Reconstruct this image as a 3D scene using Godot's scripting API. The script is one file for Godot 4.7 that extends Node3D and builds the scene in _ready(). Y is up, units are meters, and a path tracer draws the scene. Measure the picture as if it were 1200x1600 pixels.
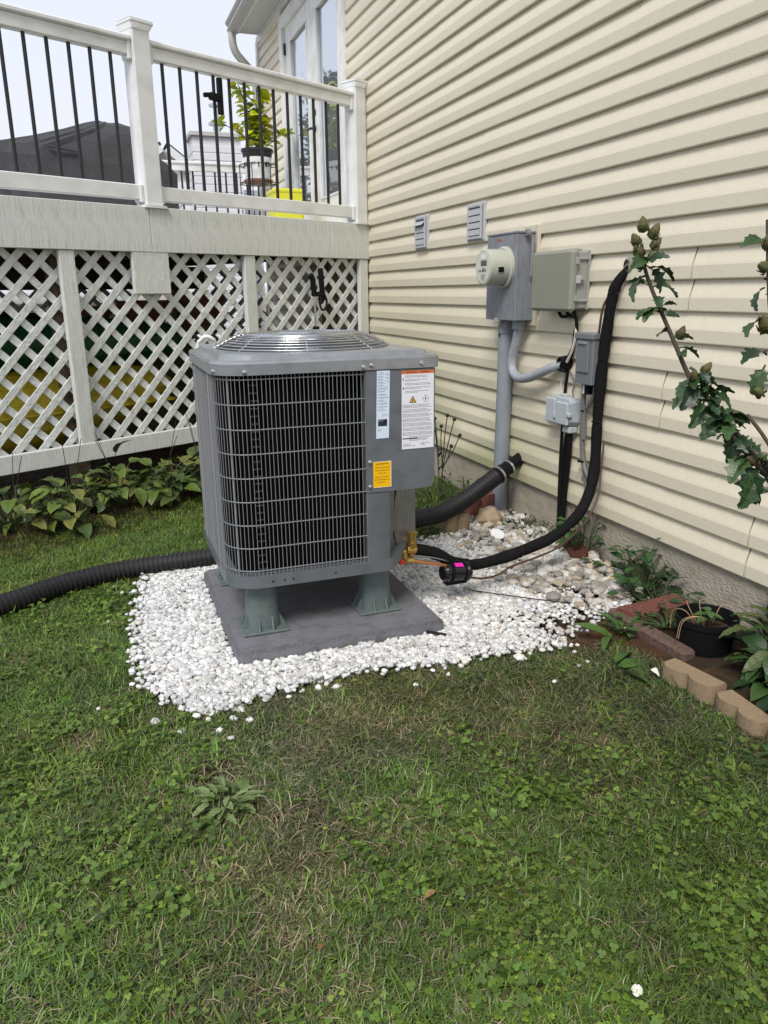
extends Node3D
# A heat pump on a pad beside a vinyl sided house, with a deck behind.
# x runs towards the house wall, -z along the wall away from the viewer, y up, metres.

const XW := 2.058                 # plane of the foundation face
const DECK := Vector3(2.058, 0, -5.877)
const DX := Vector3(0.884, 0, -0.468)
const DZ := Vector3(0.468, 0, 0.884)
var rng := RandomNumberGenerator.new()
var names := {}
var M := {}
var gravel_poly: PackedVector2Array

class Mb:
	var v := PackedVector3Array()
	var n := PackedVector3Array()
	var c := PackedColorArray()
	var u := PackedVector2Array()
	var col := Color.WHITE
	func t(a: Vector3, b: Vector3, d: Vector3, na: Vector3, nb: Vector3, nd: Vector3) -> void:
		if (b - a).cross(d - a).dot(na + nb + nd) > 0.0:
			v.append(a); v.append(d); v.append(b)
			n.append(na); n.append(nd); n.append(nb)
		else:
			v.append(a); v.append(b); v.append(d)
			n.append(na); n.append(nb); n.append(nd)
		c.append(col); c.append(col); c.append(col)
	func f(a: Vector3, b: Vector3, d: Vector3, out: Vector3) -> void:
		var k := (b - a).cross(d - a)
		if k.length_squared() < 1e-16: return
		k = k.normalized()
		if k.dot(out) < 0: k = -k
		t(a, b, d, k, k, k)
	func q(a: Vector3, b: Vector3, d: Vector3, e: Vector3, out: Vector3) -> void:
		f(a, b, d, out); f(a, d, e, out)
	func qn(a: Vector3, b: Vector3, d: Vector3, e: Vector3, na: Vector3, nb: Vector3, nd: Vector3, ne: Vector3) -> void:
		t(a, b, d, na, nb, nd); t(a, d, e, na, nd, ne)
	func quv(a: Vector3, b: Vector3, d: Vector3, e: Vector3, out: Vector3) -> void:  # a top left, b top right, d bottom right, e bottom left
		var k := out.normalized()
		var p := [a, b, d, e]
		var w := [Vector2(0, 0), Vector2(1, 0), Vector2(1, 1), Vector2(0, 1)]
		var order := [0, 1, 2, 0, 2, 3]
		if (b - a).cross(d - a).dot(out) > 0: order = [0, 2, 1, 0, 3, 2]
		for i in order:
			v.append(p[i]); n.append(k); u.append(w[i]); c.append(col)
	func box(size: Vector3, x: Transform3D = Transform3D.IDENTITY, bev := 0.0) -> void:
		var h := size * 0.5
		bev = minf(bev, minf(h.x, minf(h.y, h.z)) * 0.9)
		var o := x.origin
		for a in 3:
			var b1 := (a + 1) % 3
			var b2 := (a + 2) % 3
			for s: float in [-1.0, 1.0]:
				var p: Array[Vector3] = []
				for k in [[-1.0, -1.0], [1.0, -1.0], [1.0, 1.0], [-1.0, 1.0]]:
					var w := Vector3.ZERO
					w[a] = s * h[a]; w[b1] = k[0] * (h[b1] - bev); w[b2] = k[1] * (h[b2] - bev)
					p.append(x * w)
				var out := x.basis[a] * s
				q(p[0], p[1], p[2], p[3], out)
				if bev > 0.0:
					for s2 in [-1.0, 1.0]:   # the edge between this face and the face of axis b1
						var e: Array[Vector3] = []
						for k in [-1.0, 1.0]:
							var w := Vector3.ZERO
							w[a] = s * h[a]; w[b1] = s2 * (h[b1] - bev); w[b2] = k * (h[b2] - bev)
							e.append(x * w)
						for k in [1.0, -1.0]:
							var w := Vector3.ZERO
							w[a] = s * (h[a] - bev); w[b1] = s2 * h[b1]; w[b2] = k * (h[b2] - bev)
							e.append(x * w)
						q(e[0], e[1], e[2], e[3], x.basis[a] * s + x.basis[b1] * s2)
		if bev > 0.0:
			for sx in [-1.0, 1.0]:
				for sy in [-1.0, 1.0]:
					for sz in [-1.0, 1.0]:
						f(x * Vector3(sx * h.x, sy * (h.y - bev), sz * (h.z - bev)), x * Vector3(sx * (h.x - bev), sy * h.y, sz * (h.z - bev)), x * Vector3(sx * (h.x - bev), sy * (h.y - bev), sz * h.z), x.basis * Vector3(sx, sy, sz))
	func tube(p: PackedVector3Array, r, sides := 8, caps := true) -> void:
		var count := p.size()
		var side := Vector3.ZERO
		var pr := PackedVector3Array(); var pn := PackedVector3Array()
		for i in count:
			var d := (p[mini(i + 1, count - 1)] - p[maxi(i - 1, 0)]).normalized()
			if i == 0:
				side = d.cross(Vector3.UP if absf(d.y) < 0.9 else Vector3.RIGHT).normalized()
			else:
				side = (side - d * side.dot(d)).normalized()
			var up := d.cross(side)
			var rr: float = r if r is float else r[i]
			var cr := PackedVector3Array(); var cn := PackedVector3Array()
			for k in sides + 1:
				var a := TAU * k / sides
				var w := side * cos(a) + up * sin(a)
				cn.append(w); cr.append(p[i] + w * rr)
			if i > 0:
				for k in sides:
					qn(pr[k], pr[k + 1], cr[k + 1], cr[k], pn[k], pn[k + 1], cn[k + 1], cn[k])
			if caps and (i == 0 or i == count - 1):
				for k in sides:
					f(p[i], cr[k], cr[k + 1], -d if i == 0 else d)
			pr = cr; pn = cn
	func lathe(prof: Array, x: Transform3D = Transform3D.IDENTITY, sides := 20, sharp := true) -> void:   # prof: Vector2(radius, height); turned about y
		for i in prof.size() - 1:
			var a: Vector2 = prof[i]
			var b: Vector2 = prof[i + 1]
			var d := (b - a)
			if d.length() < 1e-6: continue
			var nr := Vector2(d.y, -d.x).normalized()
			for k in sides:
				var a0 := TAU * k / sides
				var a1 := TAU * (k + 1) / sides
				var e0 := Vector3(cos(a0), 0, sin(a0)); var e1 := Vector3(cos(a1), 0, sin(a1))
				var n0 := (x.basis * (e0 * nr.x + Vector3(0, nr.y, 0))).normalized()
				var n1 := (x.basis * (e1 * nr.x + Vector3(0, nr.y, 0))).normalized()
				var pa := x * (e0 * a.x + Vector3(0, a.y, 0)); var pb := x * (e1 * a.x + Vector3(0, a.y, 0))
				var pc := x * (e1 * b.x + Vector3(0, b.y, 0)); var pd := x * (e0 * b.x + Vector3(0, b.y, 0))
				qn(pa, pb, pc, pd, n0, n1, n1, n0)
	func prism(o: PackedVector2Array, y0: float, y1: float, x: Transform3D = Transform3D.IDENTITY, cap := true, scale1 := 1.0) -> void:   # outline in x, z; extruded along y
		var k := o.size()
		var en: Array[Vector2] = []
		var area := 0.0
		for i in k: area += o[i].cross(o[(i + 1) % k])
		var sg := 1.0 if area > 0 else -1.0
		for i in k:
			var d := o[(i + 1) % k] - o[i]
			en.append((Vector2(d.y, -d.x) * sg).normalized())
		var mid := Vector2.ZERO
		for p in o: mid += p / k
		for i in k:
			var j := (i + 1) % k
			var ni := en[i]; var nj := en[i]
			if en[i].dot(en[(i + k - 1) % k]) > 0.7: ni = (en[i] + en[(i + k - 1) % k]).normalized()
			if en[i].dot(en[j]) > 0.7: nj = (en[i] + en[j]).normalized()
			var ti := mid + (o[i] - mid) * scale1; var tj := mid + (o[j] - mid) * scale1
			qn(x * Vector3(o[i].x, y0, o[i].y), x * Vector3(o[j].x, y0, o[j].y), x * Vector3(tj.x, y1, tj.y), x * Vector3(ti.x, y1, ti.y), x.basis * Vector3(ni.x, 0, ni.y), x.basis * Vector3(nj.x, 0, nj.y), x.basis * Vector3(nj.x, 0, nj.y), x.basis * Vector3(ni.x, 0, ni.y))
		if cap:
			var ids := Geometry2D.triangulate_polygon(o)
			for i in range(0, ids.size(), 3):
				var a := o[ids[i]]; var b := o[ids[i + 1]]; var d := o[ids[i + 2]]
				f(x * Vector3(a.x, y0, a.y), x * Vector3(b.x, y0, b.y), x * Vector3(d.x, y0, d.y), -x.basis.y)
				a = mid + (a - mid) * scale1; b = mid + (b - mid) * scale1; d = mid + (d - mid) * scale1
				f(x * Vector3(a.x, y1, a.y), x * Vector3(b.x, y1, b.y), x * Vector3(d.x, y1, d.y), x.basis.y)
	func mesh(m: Material) -> ArrayMesh:
		var a := []
		a.resize(Mesh.ARRAY_MAX)
		a[Mesh.ARRAY_VERTEX] = v; a[Mesh.ARRAY_NORMAL] = n; a[Mesh.ARRAY_COLOR] = c
		if u.size() == v.size(): a[Mesh.ARRAY_TEX_UV] = u
		var am := ArrayMesh.new()
		am.add_surface_from_arrays(Mesh.PRIMITIVE_TRIANGLES, a)
		am.surface_set_material(0, m)
		return am

# ---------------------------------------------------------------- naming
func numbered(called: String, parent: Node) -> String:
	var key := str(parent.get_instance_id()) + called
	var k: int = names.get(key, 0)
	names[key] = k + 1
	return called if k == 0 else "%s_%03d" % [called, k]

func tag(o: Node, label: String, category: String, group := "", kind := ""):
	o.set_meta("label", label)
	if category: o.set_meta("category", category)
	if group: o.set_meta("group", group)
	if kind: o.set_meta("kind", kind)
	return o

func thing(called: String, label: String, category: String, at := Vector3.ZERO, group := "") -> Node3D:
	var o := Node3D.new()
	o.name = numbered(called, self)
	add_child(o)
	o.position = at
	tag(o, label, category, group)
	return o

func put(called: String, mesh: Mesh, parent: Node, at := Transform3D.IDENTITY) -> MeshInstance3D:
	var o := MeshInstance3D.new()
	o.name = numbered(called, parent)
	o.mesh = mesh
	o.transform = at
	parent.add_child(o)
	return o

func mk(called: String, mb: Mb, m: Material, parent: Node, at := Transform3D.IDENTITY) -> MeshInstance3D:
	return put(called, mb.mesh(m), parent, at)

func boxp(called: String, size: Vector3, center: Vector3, m: Material, parent: Node, bev := 0.003, basis := Basis.IDENTITY) -> MeshInstance3D:
	var b := Mb.new()
	b.box(size, Transform3D.IDENTITY, bev)
	return mk(called, b, m, parent, Transform3D(basis, center))

func tubep(called: String, p: PackedVector3Array, r, m: Material, parent: Node, sides := 10) -> MeshInstance3D:
	var b := Mb.new()
	b.tube(p, r, sides)
	return mk(called, b, m, parent)

func curve(p: Array, n := 6) -> PackedVector3Array:
	var out := PackedVector3Array()
	for i in p.size() - 1:
		var a: Vector3 = p[maxi(i - 1, 0)]; var b: Vector3 = p[i]; var c: Vector3 = p[i + 1]; var d: Vector3 = p[mini(i + 2, p.size() - 1)]
		for k in n: out.append(b.cubic_interpolate(c, a, d, float(k) / n))
	out.append(p[-1])
	return out

func at(x: float, y: float, z: float, basis := Basis.IDENTITY) -> Transform3D:
	return Transform3D(basis, Vector3(x, y, z))

func rrect(cx: float, cz: float, hx: float, hz: float, r: Array, n := 7) -> PackedVector2Array:   # r: radii at (-,+z), (+,+z), (+,-z), (-,-z)
	var o := PackedVector2Array()
	var cs := [Vector2(-1, 1), Vector2(1, 1), Vector2(1, -1), Vector2(-1, -1)]
	var a0 := [PI, PI / 2, 0.0, -PI / 2]
	for i in 4:
		var rad: float = r[i]
		var c: Vector2 = Vector2(cx, cz) + Vector2(cs[i].x * (hx - rad), cs[i].y * (hz - rad))
		for k in n + 1:
			var a: float = a0[i] - PI / 2 * k / n
			o.append(c + Vector2(cos(a), sin(a)) * rad)
	return o

# ---------------------------------------------------------------- materials
func lin(r: float, g: float, b: float) -> Color:
	return Color(r, g, b).linear_to_srgb()

func noise_tex(seed_: int, freq: float, stops: Array, octaves := 4, size := 512, normal := false, bump := 4.0) -> NoiseTexture2D:
	var t := NoiseTexture2D.new()
	var f := FastNoiseLite.new()
	f.seed = seed_; f.frequency = freq; f.fractal_octaves = octaves
	f.noise_type = FastNoiseLite.TYPE_SIMPLEX_SMOOTH
	t.noise = f; t.width = size; t.height = size; t.seamless = true
	if normal:
		t.as_normal_map = true; t.bump_strength = bump
	elif stops.size():
		var g := Gradient.new()
		var offs := PackedFloat32Array(); var cols := PackedColorArray()
		for s in stops:
			offs.append(s[0]); cols.append(s[1])
		g.offsets = offs; g.colors = cols
		t.color_ramp = g
	return t

func mat(key: String, c: Color, rough := 0.6, metal := 0.0, vcol := false) -> StandardMaterial3D:
	var m := StandardMaterial3D.new()
	m.albedo_color = c; m.roughness = rough; m.metallic = metal
	m.vertex_color_use_as_albedo = vcol
	m.resource_name = key
	M[key] = m
	return m

func dirt(m: StandardMaterial3D, tex: Texture2D, scale: Vector3) -> StandardMaterial3D:
	m.albedo_texture = tex
	m.uv1_triplanar = true; m.uv1_world_triplanar = true
	m.uv1_scale = scale
	return m

func relief(m: StandardMaterial3D, tex: Texture2D, amount: float, scale := Vector3.ZERO) -> StandardMaterial3D:
	m.normal_enabled = true; m.normal_texture = tex; m.normal_scale = amount
	if scale != Vector3.ZERO:
		m.uv1_triplanar = true; m.uv1_world_triplanar = true; m.uv1_scale = scale
	return m

func make_materials() -> void:
	var w := Color.WHITE
	var soft := noise_tex(3, 0.012, [[0.0, Color(0.86, 0.86, 0.84)], [0.5, Color(0.97, 0.97, 0.97)], [1.0, w]])
	var blotch := noise_tex(7, 0.02, [[0.0, Color(0.62, 0.62, 0.58)], [0.35, Color(0.85, 0.85, 0.82)], [0.6, Color(0.97, 0.97, 0.95)], [1.0, w]], 5)
	var streak := noise_tex(11, 0.02, [[0.0, Color(0.76, 0.77, 0.73)], [0.3, Color(0.92, 0.925, 0.91)], [0.55, Color(0.98, 0.98, 0.97)], [1.0, w]], 5)
	var fine_n := noise_tex(21, 0.06, [], 4, 512, true, 6.0)
	var rough_n := noise_tex(22, 0.03, [], 5, 512, true, 10.0)
	mat("siding", lin(0.715, 0.652, 0.515), 0.42, 0.0, true)
	relief(M.siding, fine_n, 0.30, Vector3(1.0, 22.0, 0.8))
	mat("siding_side", lin(0.60, 0.55, 0.44), 0.5)
	relief(dirt(mat("foundation", lin(0.40, 0.36, 0.295), 0.95), soft, Vector3(1.2, 2.4, 1.0)), fine_n, 0.55)
	dirt(mat("vinyl", lin(0.785, 0.795, 0.80), 0.35), soft, Vector3(0.8, 0.8, 0.8))
	dirt(mat("door_white", lin(0.80, 0.80, 0.80), 0.35), soft, Vector3(0.6, 0.6, 0.6))
	relief(dirt(mat("painted_wood", lin(0.68, 0.69, 0.68), 0.75), streak, Vector3(12.0, 0.4, 12.0)), fine_n, 0.2)
	relief(dirt(mat("lattice", lin(0.72, 0.735, 0.735), 0.7), streak, Vector3(2.2, 1.1, 2.2)), fine_n, 0.4)
	mat("bare_wood", lin(0.40, 0.27, 0.15), 0.85)
	dirt(mat("old_timber", lin(0.16, 0.12, 0.085), 0.9), blotch, Vector3(1, 1, 1))
	mat("black_metal", lin(0.012, 0.012, 0.014), 0.42)
	mat("black_plastic", lin(0.008, 0.008, 0.009), 0.5)
	M.black_plastic.metallic_specular = 0.25
	mat("gloss_black", lin(0.008, 0.008, 0.009), 0.18)
	dirt(mat("foam", lin(0.011, 0.011, 0.012), 0.85), blotch, Vector3(6, 6, 6))
	M.foam.metallic_specular = 0.25
	dirt(mat("hose", lin(0.015, 0.014, 0.016), 0.5), blotch, Vector3(4, 4, 4))
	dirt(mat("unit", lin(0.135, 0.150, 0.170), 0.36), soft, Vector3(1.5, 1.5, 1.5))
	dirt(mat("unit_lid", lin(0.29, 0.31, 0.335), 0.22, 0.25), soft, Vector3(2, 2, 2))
	mat("wire", lin(0.27, 0.28, 0.30), 0.35, 0.1)
	mat("steel", lin(0.55, 0.56, 0.58), 0.25, 0.9)
	dirt(mat("galvanised", lin(0.36, 0.37, 0.38), 0.36, 0.6), soft, Vector3(9, 1.5, 9))
	dirt(mat("coil", lin(0.009, 0.009, 0.010), 0.6), noise_tex(31, 0.05, [[0.0, Color(0.35, 0.35, 0.35)], [1.0, w]], 2), Vector3(1.2, 16, 1.2))
	M.coil.metallic_specular = 0.1
	mat("dark_metal", lin(0.04, 0.04, 0.042), 0.5)
	mat("dark", lin(0.012, 0.012, 0.012), 0.9)
	dirt(mat("riser", lin(0.125, 0.160, 0.158), 0.55), soft, Vector3(4, 4, 4))
	relief(dirt(mat("pad", lin(0.175, 0.180, 0.205), 0.7), noise_tex(41, 0.014, [[0.0, Color(0.88, 0.83, 0.78)], [0.3, Color(0.93, 0.92, 0.91)], [0.5, Color(0.97, 0.96, 0.96)], [1.0, w]], 5), Vector3(1.6, 1.6, 1.6)), fine_n, 0.25)
	mat("brass", lin(0.55, 0.36, 0.10), 0.3, 0.9)
	mat("copper", lin(0.62, 0.27, 0.13), 0.3, 0.9)
	mat("copper_wire", lin(0.075, 0.033, 0.020), 0.5)
	mat("red_plastic", lin(0.6, 0.02, 0.015), 0.35)
	mat("magenta", lin(0.75, 0.01, 0.42), 0.6)
	dirt(mat("meter_grey", lin(0.25, 0.265, 0.30), 0.42, 0.1), soft, Vector3(3, 1.5, 3))
	dirt(mat("conduit", lin(0.27, 0.30, 0.335), 0.5), soft, Vector3(2, 1, 2))
	dirt(mat("flex", lin(0.36, 0.39, 0.43), 0.42), soft, Vector3(5, 5, 5))
	mat("box_tan", lin(0.25, 0.25, 0.205), 0.45)
	mat("box_tan_side", lin(0.30, 0.305, 0.285), 0.5)
	mat("disconnect", lin(0.175, 0.19, 0.205), 0.42, 0.1)
	mat("phone_grey", lin(0.44, 0.485, 0.52), 0.5)
	mat("vent_grey", lin(0.44, 0.45, 0.475), 0.5)
	mat("vent_dark", lin(0.16, 0.17, 0.19), 0.6)
	mat("cable_grey", lin(0.17, 0.165, 0.16), 0.55)
	mat("cable_white", lin(0.6, 0.58, 0.53), 0.5)
	relief(mat("putty", lin(0.24, 0.23, 0.20), 0.9), rough_n, 0.8, Vector3(9, 9, 9))
	mat("meter_face", lin(0.60, 0.60, 0.53), 0.5)
	mat("meter_ring", lin(0.46, 0.47, 0.40), 0.25)
	mat("lcd", lin(0.10, 0.115, 0.09), 0.25)
	mat("rust", lin(0.30, 0.13, 0.045), 0.9)
	mat("white_paint", lin(0.78, 0.78, 0.78), 0.4)
	mat("yellow", lin(0.62, 0.60, 0.03), 0.4)
	dirt(mat("kayak_yellow", lin(0.62, 0.50, 0.035), 0.45), blotch, Vector3(2, 2, 2))
	dirt(mat("kayak_green", lin(0.015, 0.13, 0.05), 0.45), blotch, Vector3(2, 2, 2))
	mat("terracotta", lin(0.24, 0.10, 0.055), 0.8)
	relief(dirt(mat("cover", lin(0.060, 0.060, 0.068), 0.72), soft, Vector3(2, 2, 2)), rough_n, 0.25)
	relief(dirt(mat("block_tan", lin(0.31, 0.225, 0.14), 0.95), soft, Vector3(9, 9, 9)), rough_n, 0.4)
	relief(dirt(mat("block_red", lin(0.175, 0.062, 0.048), 0.95), blotch, Vector3(5, 5, 5)), rough_n, 0.4)
	relief(dirt(mat("block_brown", lin(0.14, 0.088, 0.072), 0.95), blotch, Vector3(5, 5, 5)), rough_n, 0.4)
	var soil_t := noise_tex(51, 0.012, [[0.0, Color(0.24, 0.16, 0.10)], [0.4, Color(0.34, 0.25, 0.16)], [0.55, Color(0.28, 0.25, 0.15)], [0.75, Color(0.42, 0.32, 0.20)], [1.0, Color(0.50, 0.38, 0.26)]], 6, 1024)
	relief(dirt(mat("soil", lin(0.85, 0.8, 0.75), 1.0, 0.0, true), soil_t, Vector3(0.8, 0.8, 0.8)), rough_n, 1.0)
	mat("stone", w, 0.85, 0.0, true)
	var g := mat("grass", w, 0.48, 0.0, true)
	g.backlight_enabled = true; g.backlight = Color(0.30, 0.36, 0.08); g.cull_mode = BaseMaterial3D.CULL_DISABLED
	var l := mat("leaf", w, 0.42, 0.0, true)
	l.backlight_enabled = true; l.backlight = Color(0.22, 0.32, 0.10); l.cull_mode = BaseMaterial3D.CULL_DISABLED
	relief(dirt(l, noise_tex(61, 0.03, [[0.0, Color(0.66, 0.7, 0.6)], [0.5, Color(0.92, 0.94, 0.88)], [1.0, w]], 4), Vector3(7, 7, 7)), fine_n, 0.4)
	var ly := mat("leaf_yellow", w, 0.5, 0.0, true)
	ly.backlight_enabled = true; ly.backlight = Color(0.55, 0.55, 0.1); ly.cull_mode = BaseMaterial3D.CULL_DISABLED
	mat("stem", lin(0.075, 0.055, 0.040), 0.8)
	mat("stem_green", lin(0.06, 0.085, 0.03), 0.7)
	mat("dry_stem", lin(0.035, 0.024, 0.018), 0.9)
	mat("bud", lin(0.095, 0.10, 0.035), 0.7, 0.0, true)
	mat("bark", lin(0.09, 0.07, 0.05), 0.9)
	mat("roof", lin(0.045, 0.045, 0.05), 0.9)
	mat("white_siding", lin(0.74, 0.75, 0.78), 0.5)
	mat("soffit", lin(0.52, 0.52, 0.50), 0.5)
	mat("gutter", lin(0.42, 0.42, 0.40), 0.4)
	var gl := mat("glass", lin(0.62, 0.66, 0.72), 0.02, 0.8)
	gl.metallic_specular = 0.8
	mat("petal", lin(0.75, 0.74, 0.66), 0.6)

# ---------------------------------------------------------------- printed labels
func print_lines(im: Image, x0: int, y0: int, x1: int, lines: int, pitch: int, h: int, ink: Color, ragged := 0.25) -> void:
	for k in lines:
		var x := x0
		var stop := x1 - int(rng.randf() * rng.randf() * (x1 - x0) * ragged * 2.0)
		while x < stop:
			var wd := rng.randi_range(4, 18)
			var e := mini(x + wd, stop)
			while x < e:
				var cw := rng.randi_range(1, 3)
				im.fill_rect(Rect2i(x, y0 + k * pitch + rng.randi_range(0, 1), cw, h - rng.randi_range(0, 1)), ink)
				x += cw + 1
			x += 3

func label_mat(im: Image) -> StandardMaterial3D:
	var m := StandardMaterial3D.new()
	m.albedo_texture = ImageTexture.create_from_image(im)
	m.roughness = 0.4
	return m

func flame(im: Image, cx: int, cy: int, s: float, ink: Color) -> void:
	for y in range(-int(s), int(s) + 1):
		var t := (y + s) / (2.0 * s)
		var wd := s * 0.75 * sin(PI * pow(t, 0.75)) * (0.5 + 0.5 * t) + sin(t * 9.0) * s * 0.07
		im.fill_rect(Rect2i(cx - int(wd), cy + y, maxi(1, int(wd * 2)), 1), ink)

func warning_image() -> Image:
	var im := Image.create(256, 560, false, Image.FORMAT_RGB8)
	im.fill(Color(0.88, 0.89, 0.93))
	var ink := Color(0.25, 0.25, 0.29)
	im.fill_rect(Rect2i(0, 0, 256, 24), Color(0.80, 0.42, 0.24))
	print_lines(im, 40, 7, 120, 1, 10, 10, Color(0.3, 0.12, 0.08), 0.0)
	print_lines(im, 150, 7, 220, 1, 10, 10, Color(0.3, 0.12, 0.08), 0.0)
	for k in 5:
		print_lines(im, 28, 34 + k * 27, 235, 2, 9, 5, ink, 0.35)
	im.fill_rect(Rect2i(10, 52, 7, 16), ink); im.fill_rect(Rect2i(9, 118, 12, 12), ink)
	for y in 50:   # warning triangle with a flame
		var wd := int(y * 0.58)
		im.fill_rect(Rect2i(88 - wd, 178 + y, wd * 2 + 1, 1), Color(0.1, 0.1, 0.1))
		if y > 8 and y < 45: im.fill_rect(Rect2i(88 - wd + 6, 178 + y, maxi(1, wd * 2 - 11), 1), Color(0.90, 0.68, 0.12))
	flame(im, 88, 211, 10.0, Color(0.08, 0.08, 0.08))
	for y in 56:   # diamond with a flame
		var wd := 28 - absi(y - 28)
		im.fill_rect(Rect2i(190 - wd, 174 + y, wd * 2 + 1, 1), Color(0.62, 0.12, 0.22))
		if wd > 4: im.fill_rect(Rect2i(190 - wd + 4, 174 + y, wd * 2 - 7, 1), Color(0.9, 0.9, 0.93))
	flame(im, 190, 202, 11.0, Color(0.08, 0.08, 0.08))
	var y := 240
	for k in 7:
		print_lines(im, 8, y, 248, 3, 9, 5, ink, 0.12)
		y += 33
	im.fill_rect(Rect2i(6, 480, 120, 8), Color(0.1, 0.1, 0.12))
	print_lines(im, 60, 470, 246, 4, 9, 5, ink, 0.2)
	print_lines(im, 12, 524, 110, 2, 11, 6, ink, 0.3)
	print_lines(im, 150, 520, 230, 2, 11, 6, ink, 0.5)
	return im

func rating_image() -> Image:
	var im := Image.create(128, 512, false, Image.FORMAT_RGB8)
	im.fill(Color(0.82, 0.87, 0.95))
	var ink := Color(0.34, 0.38, 0.46)
	for k in 13:
		print_lines(im, 10, 14 + k * 23, 80 if k < 5 else 110, 1, 9, 7, ink, 0.3)
		print_lines(im, 34 if k > 5 else 8, 25 + k * 23, 112, 1, 9, 4, ink, 0.6)
	for r in [[100, 22], [100, 50], [104, 76]]:
		print_lines(im, r[0], r[1], r[0] + 18, 2, 8, 6, ink, 0.0)
	for a in 40:
		im.fill_rect(Rect2i(66 + int(10 * cos(a * TAU / 40)), 332 + int(10 * sin(a * TAU / 40)), 2, 2), ink)
	print_lines(im, 80, 330, 118, 1, 9, 6, ink, 0.0)
	im.fill_rect(Rect2i(18, 366, 90, 52), Color(0.07, 0.08, 0.11))
	print_lines(im, 24, 372, 70, 1, 9, 9, Color(0.7, 0.72, 0.8), 0.0)
	print_lines(im, 24, 388, 104, 3, 9, 3, Color(0.4, 0.42, 0.5), 0.3)
	print_lines(im, 14, 440, 50, 2, 10, 5, ink, 0.2)
	return im

func notice_image() -> Image:
	var im := Image.create(160, 210, false, Image.FORMAT_RGB8)
	im.fill(Color(0.93, 0.72, 0.02))
	var ink := Color(0.28, 0.2, 0.05)
	print_lines(im, 24, 14, 134, 1, 9, 11, ink, 0.0)
	print_lines(im, 16, 46, 146, 2, 23, 7, ink, 0.1)
	print_lines(im, 44, 90, 112, 1, 18, 7, ink, 0.0)
	print_lines(im, 16, 122, 146, 2, 22, 7, ink, 0.1)
	print_lines(im, 36, 164, 100, 1, 9, 7, ink, 0.0)
	im.fill_rect(Rect2i(0, 0, 160, 4), Color(0.9, 0.86, 0.75)); im.fill_rect(Rect2i(0, 206, 160, 4), Color(0.9, 0.86, 0.75))
	im.fill_rect(Rect2i(154, 0, 6, 210), Color(0.88, 0.86, 0.78))
	return im

# ---------------------------------------------------------------- leaves
func leaf_mesh(len_: float, wid: float, droop: float, fold: float, c0: Color, c1: Color, m: Material, lobes := 0.0, ribs := 7, seed_ := 1, petiole := 0.0) -> ArrayMesh:
	# grows along +z from the origin, face up; c0 the middle, c1 the rim
	var b := Mb.new()
	var rr := RandomNumberGenerator.new()
	rr.seed = seed_
	var L: Array[Vector3] = []; var C: Array[Vector3] = []; var R: Array[Vector3] = []
	for i in ribs + 1:
		var t := float(i) / ribs
		var wd := wid * 0.5 * pow(sin(PI * pow(t * 0.97 + 0.015, 0.72)), 0.8)
		if lobes > 0: wd *= 1.0 + lobes * (1.0 if i % 3 == 1 else -0.6) * rr.randf_range(0.5, 1.3)
		var ang := droop * t
		var z := petiole + len_ * t * (1.0 - 0.18 * absf(droop) * t)
		var y := -len_ * sin(ang) * t * 0.6
		var wob := rr.randf_range(-0.08, 0.08) * wid
		C.append(Vector3(0, y, z))
		L.append(Vector3(-wd, y + wd * fold + wob, z + (wid * 0.1 if lobes > 0 else 0.0)))
		R.append(Vector3(wd, y + wd * fold - wob, z + (wid * 0.1 if lobes > 0 else 0.0)))
	for i in ribs:
		for s in 2:
			var E := L if s == 0 else R
			var k := (E[i] - C[i + 1]).cross(C[i] - C[i + 1])
			if k.length() < 1e-12: k = (E[i + 1] - C[i + 1]).cross(C[i] - C[i + 1])
			if k.y < 0: k = -k
			k = k.normalized()
			if k.length() < 0.5: k = Vector3.UP
			var na := (k + Vector3(0, 0.15, 0)).normalized()
			for tri in [[C[i], E[i], E[i + 1], 0, 1, 1], [C[i], E[i + 1], C[i + 1], 0, 1, 0]]:
				var before := b.c.size()
				b.t(tri[0], tri[1], tri[2], na, na, na)
				if b.c.size() > before:
					for q in 3:
						var p := b.v[before + q]
						b.c[before + q] = c0 if absf(p.x) < 1e-6 else c1
	if petiole > 0.0:
		b.col = c0 * 0.9
		b.tube(PackedVector3Array([Vector3(0, -petiole * 0.4, -petiole * 0.1), Vector3(0, -petiole * 0.05, petiole * 0.6), Vector3(0, 0, petiole)]), 0.0022, 4, false)
	return b.mesh(m)

func aim(dir: Vector3, roll := 0.0) -> Basis:   # +z along dir
	var z := dir.normalized()
	var x := Vector3.UP.cross(z)
	x = x.normalized() if x.length() > 0.01 else Vector3.RIGHT
	var b := Basis(x, z.cross(x), z)
	return b * Basis(Vector3.BACK, roll)

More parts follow.
